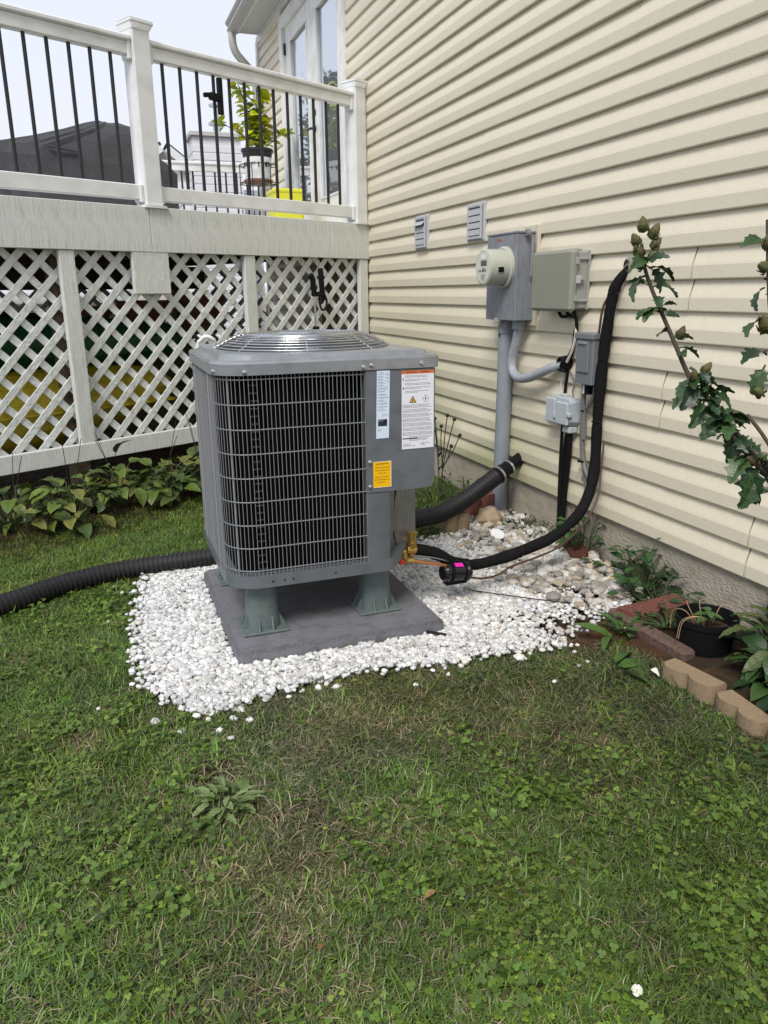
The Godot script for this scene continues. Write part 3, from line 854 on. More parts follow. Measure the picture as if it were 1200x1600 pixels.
func build_unit() -> void:
	var pad := thing("equipment_pad", "dark grey square pad on white gravel under the heat pump", "pad", Vector3(0.706, 0, -2.765))
	var pb := Mb.new()
	var po := rrect(0, 0, 0.373, 0.432, [0.02, 0.02, 0.02, 0.02], 4)
	pb.prism(po, -0.03, 0.048, Transform3D.IDENTITY, false)
	pb.prism(po, 0.048, 0.060, Transform3D.IDENTITY, true, 0.972)
	mk("slab", pb, M.pad, pad)
	var u := thing("heat_pump", "grey heat pump condenser with louvred coil and fan guard on top", "heat pump")
	# feet
	for p in [Vector2(0.455, -2.525), Vector2(0.885, -2.55), Vector2(0.455, -3.04), Vector2(0.885, -3.04)]:
		var fb := Mb.new()
		fb.prism(rrect(0, 0, 0.060, 0.060, [0.045, 0.045, 0.045, 0.045], 7), 0.0, 0.185, Transform3D.IDENTITY, true, 0.80)
		for s in [-1, 1]:
			for q in [-0.024, 0.024]:
				fb.prism(PackedVector2Array([Vector2(0.0, 0.0), Vector2(0.022, 0.0), Vector2(0.0, 0.045)]), -0.003, 0.003, Transform3D(Basis(Vector3(s, 0, 0), Vector3(0, 0, 1), Vector3(0, 1, 0)), Vector3(s * 0.056, 0.008, q)))
				fb.prism(PackedVector2Array([Vector2(0.0, 0.0), Vector2(0.022, 0.0), Vector2(0.0, 0.045)]), -0.003, 0.003, Transform3D(Basis(Vector3(0, 0, s), Vector3(1, 0, 0), Vector3(0, 1, 0)), Vector3(q, 0.008, s * 0.056)))
		var ft := mk("foot", fb, M.riser, u, at(p.x, 0.062, p.y))
		boxp("flange", Vector3(0.16, 0.008, 0.16), Vector3(0, 0.004, 0), M.riser, ft, 0.002)
	# base pan
	var out := rrect(UC.x, UC.y, 0.375, 0.375, [0.11, 0.03, 0.06, 0.11], 9)
	var body := rrect(UC.x, UC.y, 0.362, 0.362, [0.10, 0.02, 0.05, 0.10], 9)
	var core := rrect(UC.x, UC.y, 0.335, 0.335, [0.085, 0.02, 0.05, 0.085], 9)
	var bp := Mb.new()
	var bo := PackedVector2Array()
	for i in 10: bo.append(out[i])
	for q in [Vector2(0.898, -2.42), Vector2(0.915, -2.43), Vector2(1.03, -2.575), Vector2(1.075, -2.595), Vector2(1.085, -2.61)]: bo.append(q)
	for i in range(20, 40): bo.append(out[i])
	bp.prism(bo, 0.243, 0.285, Transform3D.IDENTITY, true)
	var base := mk("base_pan", bp, M.unit, u)
	var ho := Mb.new()
	for x in [0.48, 0.52, 0.55, 0.70]: ho.box(Vector3(0.006, 0.006, 0.003), at(x, 0.263, UC.y + 0.375))
	mk("drain_hole", ho, M.dark, base)
	# coil: dark finned core, on three sides
	var cb := Mb.new()
	cb.prism(PackedVector2Array([Vector2(0.375, -2.56), Vector2(0.375, -2.5), Vector2(0.40, -2.475), Vector2(0.46, -2.46), Vector2(0.815, -2.46), Vector2(0.815, -3.12), Vector2(0.43, -3.12), Vector2(0.375, -3.06)]), 0.28, 0.95, Transform3D.IDENTITY, false)
	mk("coil", cb, M.coil, u)
	var hp := Mb.new()   # hairpin bends seen through the wires
	for i in 26:
		hp.box(Vector3(0.026, 0.0035, 0.006), at(0.455 + 0.004 * sin(i * 1.7), 0.30 + 0.0247 * i, -2.452))
	var hpo := mk("coil_tubes", hp, M.dark_metal, u)
	hpo.set_meta("kind", "stuff")
	# wire grille round the front left
	var path := PackedVector2Array()
	path.append(Vector2(0.70, UC.y - 0.366))
	var o2 := rrect(UC.x, UC.y, 0.366, 0.366, [0.105, 0.02, 0.05, 0.105], 14)
	var start := -1
	for i in o2.size():   # back left corner, then the left side, then the front left corner
		if i >= 45: path.append(o2[i])
	for i in 15: path.append(o2[i])
	path.append(Vector2(0.822, UC.y + 0.366))
	var vw := Mb.new(); var hw := Mb.new()
	var total := 0.0
	for i in path.size() - 1: total += path[i].distance_to(path[i + 1])
	var spots: Array[Vector2] = []
	var stepw := 0.01365
	var acc := 0.0; var nexts := 0.0
	for i in path.size() - 1:
		var l := path[i].distance_to(path[i + 1])
		while nexts <= acc + l:
			spots.append(path[i].lerp(path[i + 1], (nexts - acc) / l)); nexts += stepw
		acc += l
	for p in spots:
		var d := (p - UC).normalized() * 0.0035
		var j := rng.randf_range(-0.0008, 0.0008)
		vw.tube(PackedVector3Array([Vector3(p.x + d.x + j, 0.275, p.y + d.y), Vector3(p.x + d.x - j, 0.952, p.y + d.y)]), 0.00105, 5, false)
	for i in 9:
		var y := 0.302 + 0.0795 * i
		var pts := PackedVector3Array()
		for p in path: pts.append(Vector3(p.x, y, p.y))
		hw.tube(pts, 0.0021, 5, false)
	mk("grille_wires", vw, M.wire, u).set_meta("kind", "stuff")
	mk("grille_hoops", hw, M.wire, u).set_meta("kind", "stuff")
	for p in [Vector2(0.378, -2.476), Vector2(0.338, -2.62), Vector2(0.338, -2.95)]:
		var rb := Mb.new()
		rb.tube(PackedVector3Array([Vector3(p.x, 0.27, p.y + 0.002), Vector3(p.x, 0.955, p.y + 0.002)]), 0.0042, 6)
		mk("tie_rod", rb, M.wire, u)
	# service corner: post, notch with valve plate, closed body
	var cp := Mb.new()
	cp.prism(PackedVector2Array([Vector2(0.822, -2.424), Vector2(0.903, -2.424), Vector2(0.906, -2.427), Vector2(0.906, -2.47), Vector2(0.90, -2.47), Vector2(0.90, -2.43), Vector2(0.822, -2.43)]), 0.275, 0.95)
	mk("corner_post", cp, M.unit, u)
	var vp := Mb.new()
	vp.prism(PackedVector2Array([Vector2(0.904, -2.46), Vector2(0.985, -2.585), Vector2(1.060, -2.60), Vector2(1.072, -2.60), Vector2(1.072, -3.10), Vector2(0.83, -3.15), Vector2(0.83, -2.46)]), 0.285, 0.95)
	mk("valve_plate", vp, M.galvanised, u)
	var ap := Mb.new()   # wrap-round access panel with a rounded lower corner
	var prof := PackedVector2Array([Vector2(0.822, 0.950), Vector2(0.822, 0.536), Vector2(1.045, 0.536), Vector2(1.058, 0.540), Vector2(1.067, 0.549), Vector2(1.071, 0.562), Vector2(1.071, 0.950)])
	ap.prism(prof, -2.60, -2.4205, Transform3D(Basis(Vector3.RIGHT, Vector3(0, 0, 1), Vector3(0, 1, 0)), Vector3.ZERO))
	var acc_p := mk("access_panel", ap, M.unit, u)
	for p in [Vector2(0.832, 0.642), Vector2(0.832, 0.556)]:
		screw(acc_p, Vector3(p.x, p.y, -2.4205), Vector3.BACK, M.steel)
	# printed labels
	var zf := -2.4185
	for s in [["rating_label", 0.855, 0.901, 0.948, 0.722, rating_image(), 0.006], ["warning_label", 0.948, 1.066, 0.944, 0.678, warning_image(), 0.0], ["yellow_notice", 0.843, 0.909, 0.643, 0.552, notice_image(), 0.0]]:
		var lb := Mb.new()
		var sk: float = s[6]
		lb.quv(Vector3(s[1] + sk, s[3], zf), Vector3(s[2] + sk, s[3], zf), Vector3(s[2], s[4], zf), Vector3(s[1], s[4], zf), Vector3.BACK)
		mk(s[0], lb, label_mat(s[5]), u)
	# lid
	var skirt := rrect(UC.x, UC.y, 0.379, 0.379, [0.115, 0.028, 0.06, 0.115], 9)
	var lid := Mb.new()
	lid.prism(skirt, 0.952, 0.986, Transform3D.IDENTITY, false)
	var levels := [[skirt, 0.0, 0.986], [skirt, 0.007, 0.994], [skirt, 0.034, 0.996], [skirt, 0.044, 1.010], [skirt, 0.062, 1.013]]
	var N := 120
	for li in levels.size():
		for i in N:
			var a0 := TAU * i / N; var a1 := TAU * (i + 1) / N
			var e: Array[Vector3] = []
			for a: float in [a0 + 0.0137, a1 + 0.0137]:
				for l in [li, li + 1]:
					if l < levels.size():
						var w := polar(levels[l][0], a)
						w -= (w - UC).normalized() * float(levels[l][1]) * 1.1
						e.append(Vector3(w.x, levels[l][2], w.y))
					else:
						var w := UC + Vector2(cos(a), sin(a)) * 0.312
						e.append(Vector3(w.x, 1.012, w.y))
			lid.q(e[0], e[1], e[3], e[2], Vector3(cos(a0), 1.2, sin(a0)))
	lid.lathe([Vector2(0.312, 1.012), Vector2(0.306, 1.006), Vector2(0.306, 0.72)], at(UC.x, 0, UC.y), 60)
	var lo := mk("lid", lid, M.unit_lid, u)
	for p in [Vector2(0.352, -2.50), Vector2(0.425, -2.418), Vector2(0.815, -2.415), Vector2(0.842, -2.415), Vector2(1.02, -2.415)]:
		var y := 0.962 if p.x < 0.83 else 0.967
		var w := polar(skirt, (p - UC).angle())
		screw(lo, Vector3(w.x, y, w.y), Vector3(w.x - UC.x, 0, w.y - UC.y) if p.x < 0.4 else Vector3.BACK, M.steel)
	# fan: blades, hub, motor
	var fan := Node3D.new()
	fan.name = "fan"; u.add_child(fan); fan.position = Vector3(UC.x, 0.90, UC.y)
	var hb := Mb.new()
	hb.lathe([Vector2(0.0, -0.02), Vector2(0.075, -0.02), Vector2(0.075, 0.05), Vector2(0.07, 0.10), Vector2(0.0, 0.11)], Transform3D.IDENTITY, 24)
	mk("motor", hb, M.steel, fan)
	for i in 4:
		var bl := Mb.new()
		for s in 8:
			var e: Array[Vector3] = []
			for q: int in [s, s + 1]:
				var r := 0.07 + 0.21 * q / 8.0
				for w in [-1.0, 1.0]:
					var a: float = TAU * i / 4.0 + w * (0.5 + 0.12 * q / 8.0)
					e.append(Vector3(cos(a) * r, w * 0.035, sin(a) * r))
			bl.q(e[0], e[1], e[3], e[2], Vector3.UP)
		mk("blade", bl, M.galvanised, fan)
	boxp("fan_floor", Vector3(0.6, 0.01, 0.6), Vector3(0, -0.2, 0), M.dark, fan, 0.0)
	# domed wire guard
	var gd := Mb.new()
	var ring := 0
	var r: float = 0.310
	while r > 0.085:
		var t := (0.310 - r) / 0.2
		var y := 1.017 + 0.041 * sin(minf(t * 1.8, 1.0) * PI / 2)
		var pts := PackedVector3Array()
		for i in 49: pts.append(Vector3(UC.x + cos(TAU * i / 48) * r, y, UC.y + sin(TAU * i / 48) * r))
		gd.tube(pts, 0.0026, 5, false)
		r -= 0.0145
	mk("guard_rings", gd, M.steel, u).set_meta("kind", "stuff")
	for i in 8:
		var a := TAU * i / 8 + 0.2
		var pts := PackedVector3Array()
		for s in 12:
			var rr := 0.316 - 0.245 * s / 11.0
			var t := maxf((0.310 - rr) / 0.2, 0.0)
			pts.append(Vector3(UC.x + cos(a) * rr, 1.012 + 0.043 * sin(minf(t * 1.8, 1.0) * PI / 2), UC.y + sin(a) * rr))
		tubep("guard_spoke", pts, 0.0035, M.steel, u, 6)
	var hubp := Mb.new()
	hubp.lathe([Vector2(0.085, 1.054), Vector2(0.09, 1.060), Vector2(0.085, 1.064), Vector2(0.0, 1.066)], at(UC.x, 0, UC.y), 30)
	mk("guard_hub", hubp, M.steel, u)
	# valves on the plate
	var vv := Mb.new()
	vv.tube(PackedVector3Array([Vector3(1.040, 0.235, -2.555), Vector3(1.040, 0.325, -2.555)]), 0.015, 10)
	vv.tube(PackedVector3Array([Vector3(1.040, 0.318, -2.555), Vector3(1.040, 0.332, -2.555)]), 0.021, 6)
	vv.tube(PackedVector3Array([Vector3(1.040, 0.285, -2.60), Vector3(1.040, 0.285, -2.53)]), 0.010, 8)
	vv.tube(PackedVector3Array([Vector3(1.02, 0.262, -2.555), Vector3(1.075, 0.258, -2.552)]), 0.016, 10)
	mk("suction_valve", vv, M.brass, u)
	var v2 := Mb.new()
	v2.tube(PackedVector3Array([Vector3(0.955, 0.236, -2.53), Vector3(1.01, 0.236, -2.53)]), 0.0055, 8)
	v2.tube(PackedVector3Array([Vector3(0.995, 0.232, -2.53), Vector3(1.035, 0.226, -2.528)]), 0.013, 6)
	v2.tube(PackedVector3Array([Vector3(1.0, 0.236, -2.56), Vector3(1.0, 0.240, -2.52), Vector3(1.0, 0.272, -2.53)]), 0.011, 8)
	var lv := mk("liquid_valve", v2, M.brass, u)
	boxp("valve_cap", Vector3(0.022, 0.020, 0.022), Vector3(0.984, 0.230, -2.527), M.red_plastic, lv, 0.005)
	tubep("control_wire", curve([Vector3(0.972, 0.54, -2.575), Vector3(0.955, 0.45, -2.55), Vector3(0.962, 0.36, -2.556), Vector3(0.985, 0.27, -2.56)], 5), 0.0022, M.black_plastic, u, 5)
	tubep("control_wire", curve([Vector3(1.0, 0.54, -2.59), Vector3(0.982, 0.46, -2.58), Vector3(0.966, 0.38, -2.56), Vector3(0.962, 0.33, -2.556)], 5), 0.0022, M.black_plastic, u, 5)

# ---------------------------------------------------------------- pipes on the ground
func ribbed(p: PackedVector3Array, r: float, pitch: float, sub: int, dip := 0.86) -> Mb:
	var cv := Curve3D.new()
	for q in p: cv.add_point(q)
	var ln := cv.get_baked_length()
	var n := int(ln / pitch) * sub
	var pts := PackedVector3Array(); var rad := PackedFloat32Array()
	for i in n + 1:
		pts.append(cv.sample_baked(ln * i / n, true))
		var ph := float(i % sub) / sub
		rad.append(r if ph < 0.6 else r * dip)
	var b := Mb.new()
	b.tube(pts, rad, 18)
	return b

func build_pipes() -> void:
	var h := thing("drain_hose", "black corrugated drain hose running through grass behind the unit", "hose")
	var hp := curve([Vector3(-1.9, 0.042, -2.35), Vector3(-1.1, 0.042, -2.74), Vector3(-0.45, 0.044, -3.12), Vector3(-0.22, 0.045, -3.27), Vector3(0.034, 0.046, -3.355), Vector3(0.37, 0.05, -3.37), Vector3(0.80, 0.06, -3.36), Vector3(1.2, 0.10, -3.35), Vector3(1.407, 0.123, -3.36), Vector3(1.536, 0.132, -3.38), Vector3(1.669, 0.172, -3.41), Vector3(1.79, 0.226, -3.44), Vector3(1.89, 0.272, -3.465)], 8)
	mk("corrugated_pipe", ribbed(hp, 0.0455, 0.021, 10, 0.80), M.hose, h)
	var e0 := Vector3(1.885, 0.269, -3.463); var e1 := Vector3(2.07, 0.352, -3.515)
	var ed := (e1 - e0).normalized()
	tubep("rubber_coupling", PackedVector3Array([e0, e0 + ed * 0.03, e0 + ed * 0.055, e0 + ed * 0.075, e0 + ed * 0.11]), PackedFloat32Array([0.046, 0.046, 0.040, 0.037, 0.037]), M.black_plastic, h, 18)
	tubep("wall_elbow", PackedVector3Array([e0 + ed * 0.10, e0 + ed * 0.13, e1]), 0.033, M.black_plastic, h, 18)
	for s in [0.012, 0.088]:
		tubep("hose_clamp", PackedVector3Array([e0 + ed * s, e0 + ed * (s + 0.012)]), 0.0480 if s < 0.05 else 0.0395, M.steel, h, 20)
	# insulated line set from the valve to the wall
	var l := thing("line_set", "black foam insulated refrigerant line curving from unit up the wall", "pipe")
	var lp := [Vector3(1.055, 0.262, -2.553), Vector3(1.102, 0.249, -2.553), Vector3(1.165, 0.218, -2.558), Vector3(1.215, 0.185, -2.567), Vector3(1.30, 0.158, -2.58), Vector3(1.381, 0.150, -2.60), Vector3(1.508, 0.160, -2.62), Vector3(1.608, 0.174, -2.64), Vector3(1.712, 0.193, -2.66), Vector3(1.816, 0.235, -2.685), Vector3(1.896, 0.292, -2.71), Vector3(1.955, 0.377, -2.74), Vector3(1.985, 0.482, -2.765), Vector3(1.995, 0.60, -2.782), Vector3(1.998, 0.75, -2.785), Vector3(2.0, 0.917, -2.778), Vector3(2.0, 1.05, -2.762), Vector3(2.002, 1.151, -2.748), Vector3(2.010, 1.22, -2.730), Vector3(2.05, 1.285, -2.708)]
	var cv := Curve3D.new()
	for q in curve(lp, 8): cv.add_point(q)
	var ln := cv.get_baked_length()
	var cuts := [0.0, 0.055, 0.27, 0.52, 0.80, 1.02, 1.30, 1.56, 1.86, ln - 0.115, ln]
	for i in cuts.size() - 1:
		var pts := PackedVector3Array(); var rad := PackedFloat32Array()
		var n := 10
		for k in n + 1:
			var s := lerpf(cuts[i] + 0.001, cuts[i + 1] - 0.001, float(k) / n)
			pts.append(cv.sample_baked(s, true))
			var rr := 0.0235 * (1.0 + 0.04 * sin(s * 31.0) + 0.05 * sin(s * 13.0 + 1.0))
			if k == 0 or k == n: rr *= 0.86
			if i == 0: rr = 0.022
			if i == cuts.size() - 2: rr *= lerpf(1.0, 0.55, float(k) / n)
			rad.append(rr)
		tubep("insulation", pts, rad, M.foam, l, 14)
	for s in [0.52, 1.30, ln - 0.115]:
		var c := cv.sample_baked(s, true); var d := (cv.sample_baked(s + 0.01, true) - cv.sample_baked(s - 0.01, true)).normalized()
		tubep("cable_tie", PackedVector3Array([c - d * 0.003, c + d * 0.003]), 0.0245, M.gloss_black, l, 14)
	# thermostat wire taped beside it
	var w := thing("control_cable", "brown control cable running along underside of black insulated line", "cable")
	tubep("cable", curve([Vector3(1.29, 0.115, -2.55), Vector3(1.36, 0.098, -2.565), Vector3(1.43, 0.10, -2.58), Vector3(1.48, 0.118, -2.59), Vector3(1.53, 0.125, -2.60), Vector3(1.62, 0.138, -2.61), Vector3(1.72, 0.158, -2.625), Vector3(1.82, 0.20, -2.65), Vector3(1.90, 0.255, -2.675), Vector3(1.965, 0.34, -2.70), Vector3(1.995, 0.44, -2.733), Vector3(2.02, 0.56, -2.76)], 5), 0.0042, M.copper_wire, w, 6)
	tubep("upper_cable", curve([Vector3(2.03, 0.80, -2.80), Vector3(1.99, 0.93, -2.81), Vector3(1.985, 1.04, -2.795), Vector3(1.99, 1.13, -2.785), Vector3(2.01, 1.19, -2.76)], 5), 0.005, M.copper_wire, w, 6)
	# small copper liquid line and the wrapped filter drier
	var c := thing("copper_line", "thin bare copper pipe from red capped valve to black canister", "pipe")
	tubep("copper_pipe", curve([Vector3(1.03, 0.227, -2.528), Vector3(1.08, 0.215, -2.525), Vector3(1.14, 0.198, -2.53), Vector3(1.19, 0.178, -2.54)], 5), 0.0075, M.copper, c, 8)
	tubep("white_wire", curve([Vector3(1.03, 0.245, -2.535), Vector3(1.10, 0.232, -2.53), Vector3(1.15, 0.215, -2.535), Vector3(1.20, 0.195, -2.545)], 5), 0.003, M.cable_grey, c, 5)
	var f := thing("filter_drier", "glossy black canister with magenta sticker clipped to insulated line", "filter")
	var fx := Vector3(1, -0.12, -0.08).normalized()
	var fc := Vector3(1.222, 0.150, -2.548)
	var fb := Mb.new()
	var bs := Basis(fx.cross(Vector3.BACK).normalized(), fx, Vector3.BACK).orthonormalized()
	fb.lathe([Vector2(0, -0.064), Vector2(0.029, -0.061), Vector2(0.037, -0.051), Vector2(0.039, -0.038), Vector2(0.037, -0.034), Vector2(0.037, 0.034), Vector2(0.040, 0.038), Vector2(0.039, 0.048), Vector2(0.031, 0.058), Vector2(0, 0.060)], Transform3D(bs, fc), 14)
	mk("canister", fb, M.gloss_black, f)
	for s in [-0.028, 0.03]:
		tubep("band", PackedVector3Array([fc + fx * (s - 0.004), fc + fx * (s + 0.004)]), 0.041, M.black_plastic, f, 16)
	for s in [-0.02, 0.015]:
		boxp("lug", Vector3(0.05, 0.02, 0.03), fc + Vector3(s * 1.2, -0.038, 0.0), M.black_plastic, f, 0.004)
	boxp("magenta_sticker", Vector3(0.036, 0.001, 0.020), fc + Vector3(0.004, 0.0338, 0.0175), M.magenta, f, 0.0, Basis(fx, Vector3(0.1, 0.9, 0.45).normalized(), fx.cross(Vector3(0.1, 0.9, 0.45).normalized())).orthonormalized())
	# white loop behind the unit
	var wl := thing("white_hose_loop", "white plastic hose looping above back left corner of unit", "hose")
	tubep("loop", curve([Vector3(0.385, 0.80, -3.20), Vector3(0.385, 0.99, -3.20), Vector3(0.395, 1.02, -3.19), Vector3(0.415, 1.035, -3.18), Vector3(0.440, 1.025, -3.18), Vector3(0.452, 1.0, -3.19), Vector3(0.452, 0.9, -3.20)], 6), 0.0075, M.white_paint, wl, 10)

# ---------------------------------------------------------------- boxes and cables on the wall
func louvre_vent(z0: float, z1: float, y0: float, y1: float, label: String, tilt: bool) -> void:
	var v := thing("dryer_vent", label, "vent", Vector3(XW, (y0 + y1) / 2, (z0 + z1) / 2), "louvred vents on the siding")
	var w := z1 - z0; var h := y1 - y0
	boxp("mounting_plate", Vector3(0.022, h + 0.02, w + 0.03), Vector3(-0.018, 0, 0), M.vent_grey, v, 0.005)
	boxp("surround", Vector3(0.010, h, 0.016), Vector3(-0.036, 0, -w / 2 + 0.010), M.vent_grey, v, 0.003)
	boxp("surround", Vector3(0.010, h, 0.016), Vector3(-0.036, 0, w / 2 - 0.010), M.vent_grey, v, 0.003)
	boxp("surround", Vector3(0.010, 0.016, w - 0.036), Vector3(-0.036, h / 2 - 0.008, 0), M.vent_grey, v, 0.003)
	boxp("surround", Vector3(0.010, 0.016, w - 0.036), Vector3(-0.036, -h / 2 + 0.008, 0), M.vent_grey, v, 0.003)
	boxp("opening", Vector3(0.004, h - 0.03, w - 0.036), Vector3(-0.031, 0, 0), M.vent_dark, v, 0.0)
	for i in 4:
		var a := 0.12
		if tilt and i == 0: a = 0.75
		boxp("louvre", Vector3(0.004, (h - 0.04) / 4 - 0.004, w - 0.042), Vector3(-0.038 - (0.008 if a > 0.5 else 0.0), h / 2 - 0.022 - (h - 0.04) / 4 * (i + 0.5), 0), M.vent_grey, v, 0.001, Basis(Vector3.BACK, -a))

func build_wall_boxes() -> void:
	louvre_vent(-4.905, -4.735, 1.462, 1.650, "grey four louvre wall vent, left one nearest the deck", true)
	louvre_vent(-4.140, -3.965, 1.468, 1.648, "grey four louvre wall vent just left of the electric meter", false)
	# meter socket
	var m := thing("meter_box", "grey rusty electric meter box with round glass meter on front", "meter box")
	boxp("backing_board", Vector3(0.02, 0.47, 0.13), Vector3(XW - 0.026, 1.262, -3.445), M.siding_side, m, 0.003)
	boxp("enclosure", Vector3(0.105, 0.405, 0.300), Vector3(XW - 0.075, 1.256, -3.552), M.meter_grey, m, 0.004)
	boxp("cover", Vector3(0.006, 0.400, 0.306), Vector3(XW - 0.130, 1.254, -3.552), M.meter_grey, m, 0.002)
	boxp("top_lip", Vector3(0.118, 0.010, 0.310), Vector3(XW - 0.076, 1.462, -3.552), M.meter_grey, m, 0.002)
	boxp("hasp", Vector3(0.012, 0.022, 0.03), Vector3(XW - 0.133, 1.052, -3.59), M.vent_grey, m, 0.003)
	var rs := Mb.new()
	for q in [[1.435, -3.585, 0.020, 0.008], [1.430, -3.56, 0.012, 0.005], [1.44, -3.43, 0.005, 0.006], [1.42, -3.415, 0.004, 0.010]]:
		var ol := PackedVector2Array()
		for i in 12:
			var a := TAU * i / 12
			ol.append(Vector2(cos(a) * q[2] * rng.randf_range(0.6, 1.3), sin(a) * q[3] * rng.randf_range(0.6, 1.3)))
		rs.prism(ol, 0.0, 0.0012, at(XW - 0.1325, q[0], q[1], Basis(Vector3(0, 0, 1), Vector3(-1, 0, 0), Vector3(0, 1, 0))), true, 0.9)
	mk("rust_patch", rs, M.rust, m)
	# the meter
	var mt := Node3D.new(); mt.name = "meter"; m.add_child(mt)
	mt.transform = Transform3D(Basis(Vector3(0, 0, 1), Vector3(-1, 0, 0), Vector3(0, -1, 0)), Vector3(XW - 0.133, 1.305, -3.515))
	# local: x along wall (+z), y out of the wall, z down
	var mb := Mb.new()
	mb.lathe([Vector2(0.098, 0.0), Vector2(0.098, 0.014), Vector2(0.090, 0.018), Vector2(0.088, 0.020)], Transform3D.IDENTITY, 36)
	mk("sealing_ring", mb, M.meter_ring, mt)
	var mg := Mb.new()
	mg.lathe([Vector2(0.086, 0.018), Vector2(0.085, 0.110), Vector2(0.0835, 0.117), Vector2(0.078, 0.120), Vector2(0.0, 0.1205)], Transform3D.IDENTITY, 36)
	mk("meter_cover", mg, M.meter_ring, mt)
	var fc := Mb.new()
	fc.lathe([Vector2(0.073, 0.1195), Vector2(0.073, 0.1215), Vector2(0.0, 0.1216)], Transform3D.IDENTITY, 32)
	mk("dial_face", fc, M.meter_face, mt)
	boxp("paper_label", Vector3(0.046, 0.001, 0.022), Vector3(0.004, 0.1225, -0.048), M.white_paint, mt, 0.0)
	boxp("display", Vector3(0.058, 0.003, 0.024), Vector3(0.012, 0.1225, -0.020), M.lcd, mt, 0.001)
	var dm := Mb.new()
	for q in [[-0.035, 0.016, 0.010], [-0.018, 0.016, 0.010], [0.006, 0.012, 0.018], [0.028, 0.014, 0.012]]:
		dm.box(Vector3(q[2], 0.001, q[2]), at(q[0], 0.1223, q[1]), 0.0)
	for i in 4: dm.box(Vector3(0.045 - 0.004 * i, 0.0008, 0.0022), at(0.004, 0.1222, 0.034 + 0.008 * i))
	mk("dial_marks", dm, M.lcd, mt)
	boxp("side_port", Vector3(0.004, 0.030, 0.024), Vector3(0.085, 0.066, 0.012), M.black_plastic, mt, 0.001)
	# padlock and ground clamp beside the top
	var pk := Mb.new()
	pk.lathe([Vector2(0.0, -0.012), Vector2(0.017, -0.010), Vector2(0.017, 0.010), Vector2(0.0, 0.012)], at(XW - 0.085, 1.458, -3.388, Basis(Vector3.BACK, PI / 2)), 14)
	pk.tube(PackedVector3Array([Vector3(XW - 0.06, 1.440, -3.383), Vector3(XW - 0.06, 1.26, -3.385)]), 0.008, 8)
	mk("lock_barrel", pk, M.galvanised, m)
	# service conduit
	var c := thing("service_conduit", "thick grey plastic conduit below the electric meter box", "conduit")
	tubep("conduit_pipe", PackedVector3Array([Vector3(XW - 0.062, 1.02, -3.607), Vector3(XW - 0.060, 0.6, -3.618), Vector3(XW - 0.058, 0.02, -3.632)]), 0.040, M.conduit, c, 20)
	tubep("adapter", PackedVector3Array([Vector3(XW - 0.062, 1.052, -3.606), Vector3(XW - 0.062, 1.02, -3.607), Vector3(XW - 0.062, 0.985, -3.608)]), PackedFloat32Array([0.034, 0.045, 0.045]), M.meter_grey, c, 20)
	boxp("cable_tag", Vector3(0.002, 0.034, 0.016), Vector3(XW - 0.103, 0.985, -3.608), M.black_metal, c, 0.0)
	# liquid-tight flexible conduit
	var f := thing("flexible_conduit", "light grey flexible conduit looping from meter box into the wall", "conduit")
	tubep("connector", PackedVector3Array([Vector3(XW - 0.07, 1.052, -3.468), Vector3(XW - 0.07, 1.012, -3.470)]), 0.034, M.conduit, f, 14)
	var fp := curve([Vector3(XW - 0.07, 1.02, -3.470), Vector3(XW - 0.07, 0.94, -3.495), Vector3(XW - 0.072, 0.86, -3.522), Vector3(XW - 0.075, 0.80, -3.505), Vector3(XW - 0.075, 0.772, -3.44), Vector3(XW - 0.075, 0.785, -3.34), Vector3(XW - 0.07, 0.818, -3.24), Vector3(XW - 0.055, 0.850, -3.16), Vector3(XW - 0.01, 0.868, -3.10)], 8)
	mk("flexible_sleeve", ribbed(fp, 0.0225, 0.011, 4, 0.93), M.flex, f)
	var sl := Mb.new()
	sl.lathe([Vector2(0.036, 0.0), Vector2(0.038, 0.02), Vector2(0.034, 0.045), Vector2(0.026, 0.05)], at(XW - 0.012, 0.868, -3.102, Basis(Vector3.BACK, PI / 2)), 18)
	mk("sealant_collar", sl, M.black_plastic, f)
	# tan utility box
	var t := thing("utility_box", "greenish tan plastic utility box with latched lid right of meter", "utility box")
	boxp("box_body", Vector3(0.066, 0.240, 0.305), Vector3(XW - 0.052, 1.236, -3.125), M.box_tan_side, t, 0.006)
	boxp("lid", Vector3(0.038, 0.260, 0.335), Vector3(XW - 0.100, 1.234, -3.122), M.box_tan, t, 0.013)
	boxp("mounting_flange", Vector3(0.012, 0.250, 0.320), Vector3(XW - 0.022, 1.236, -3.122), M.box_tan_side, t, 0.004)
	for y in [1.325, 1.150]: boxp("hinge_lug", Vector3(0.06, 0.012, 0.012), Vector3(XW - 0.055, y, -2.968), M.box_tan_side, t, 0.003)
	boxp("latch", Vector3(0.03, 0.035, 0.016), Vector3(XW - 0.082, 1.238, -2.962), M.vent_grey, t, 0.004)
	boxp("latch", Vector3(0.02, 0.018, 0.024), Vector3(XW - 0.064, 1.242, -2.960), M.box_tan_side, t, 0.004)
	for q in [[1.315, 0.030], [1.160, 0.026]]: boxp("lid_clip", Vector3(0.02, q[1], 0.008), Vector3(XW - 0.092, q[0], -2.953), M.box_tan_side, t, 0.002)
	boxp("top_boss", Vector3(0.04, 0.014, 0.10), Vector3(XW - 0.060, 1.362, -3.05), M.box_tan_side, t, 0.004)
	# disconnect
	var d := thing("disconnect_box", "small dark grey electrical disconnect box beside black insulated line", "disconnect box")
	boxp("box_body", Vector3(0.080, 0.205, 0.125), Vector3(XW - 0.056, 0.905, -2.860), M.disconnect, d, 0.003)
	boxp("hood", Vector3(0.096, 0.026, 0.137), Vector3(XW - 0.058, 1.006, -2.860), M.disconnect, d, 0.004)
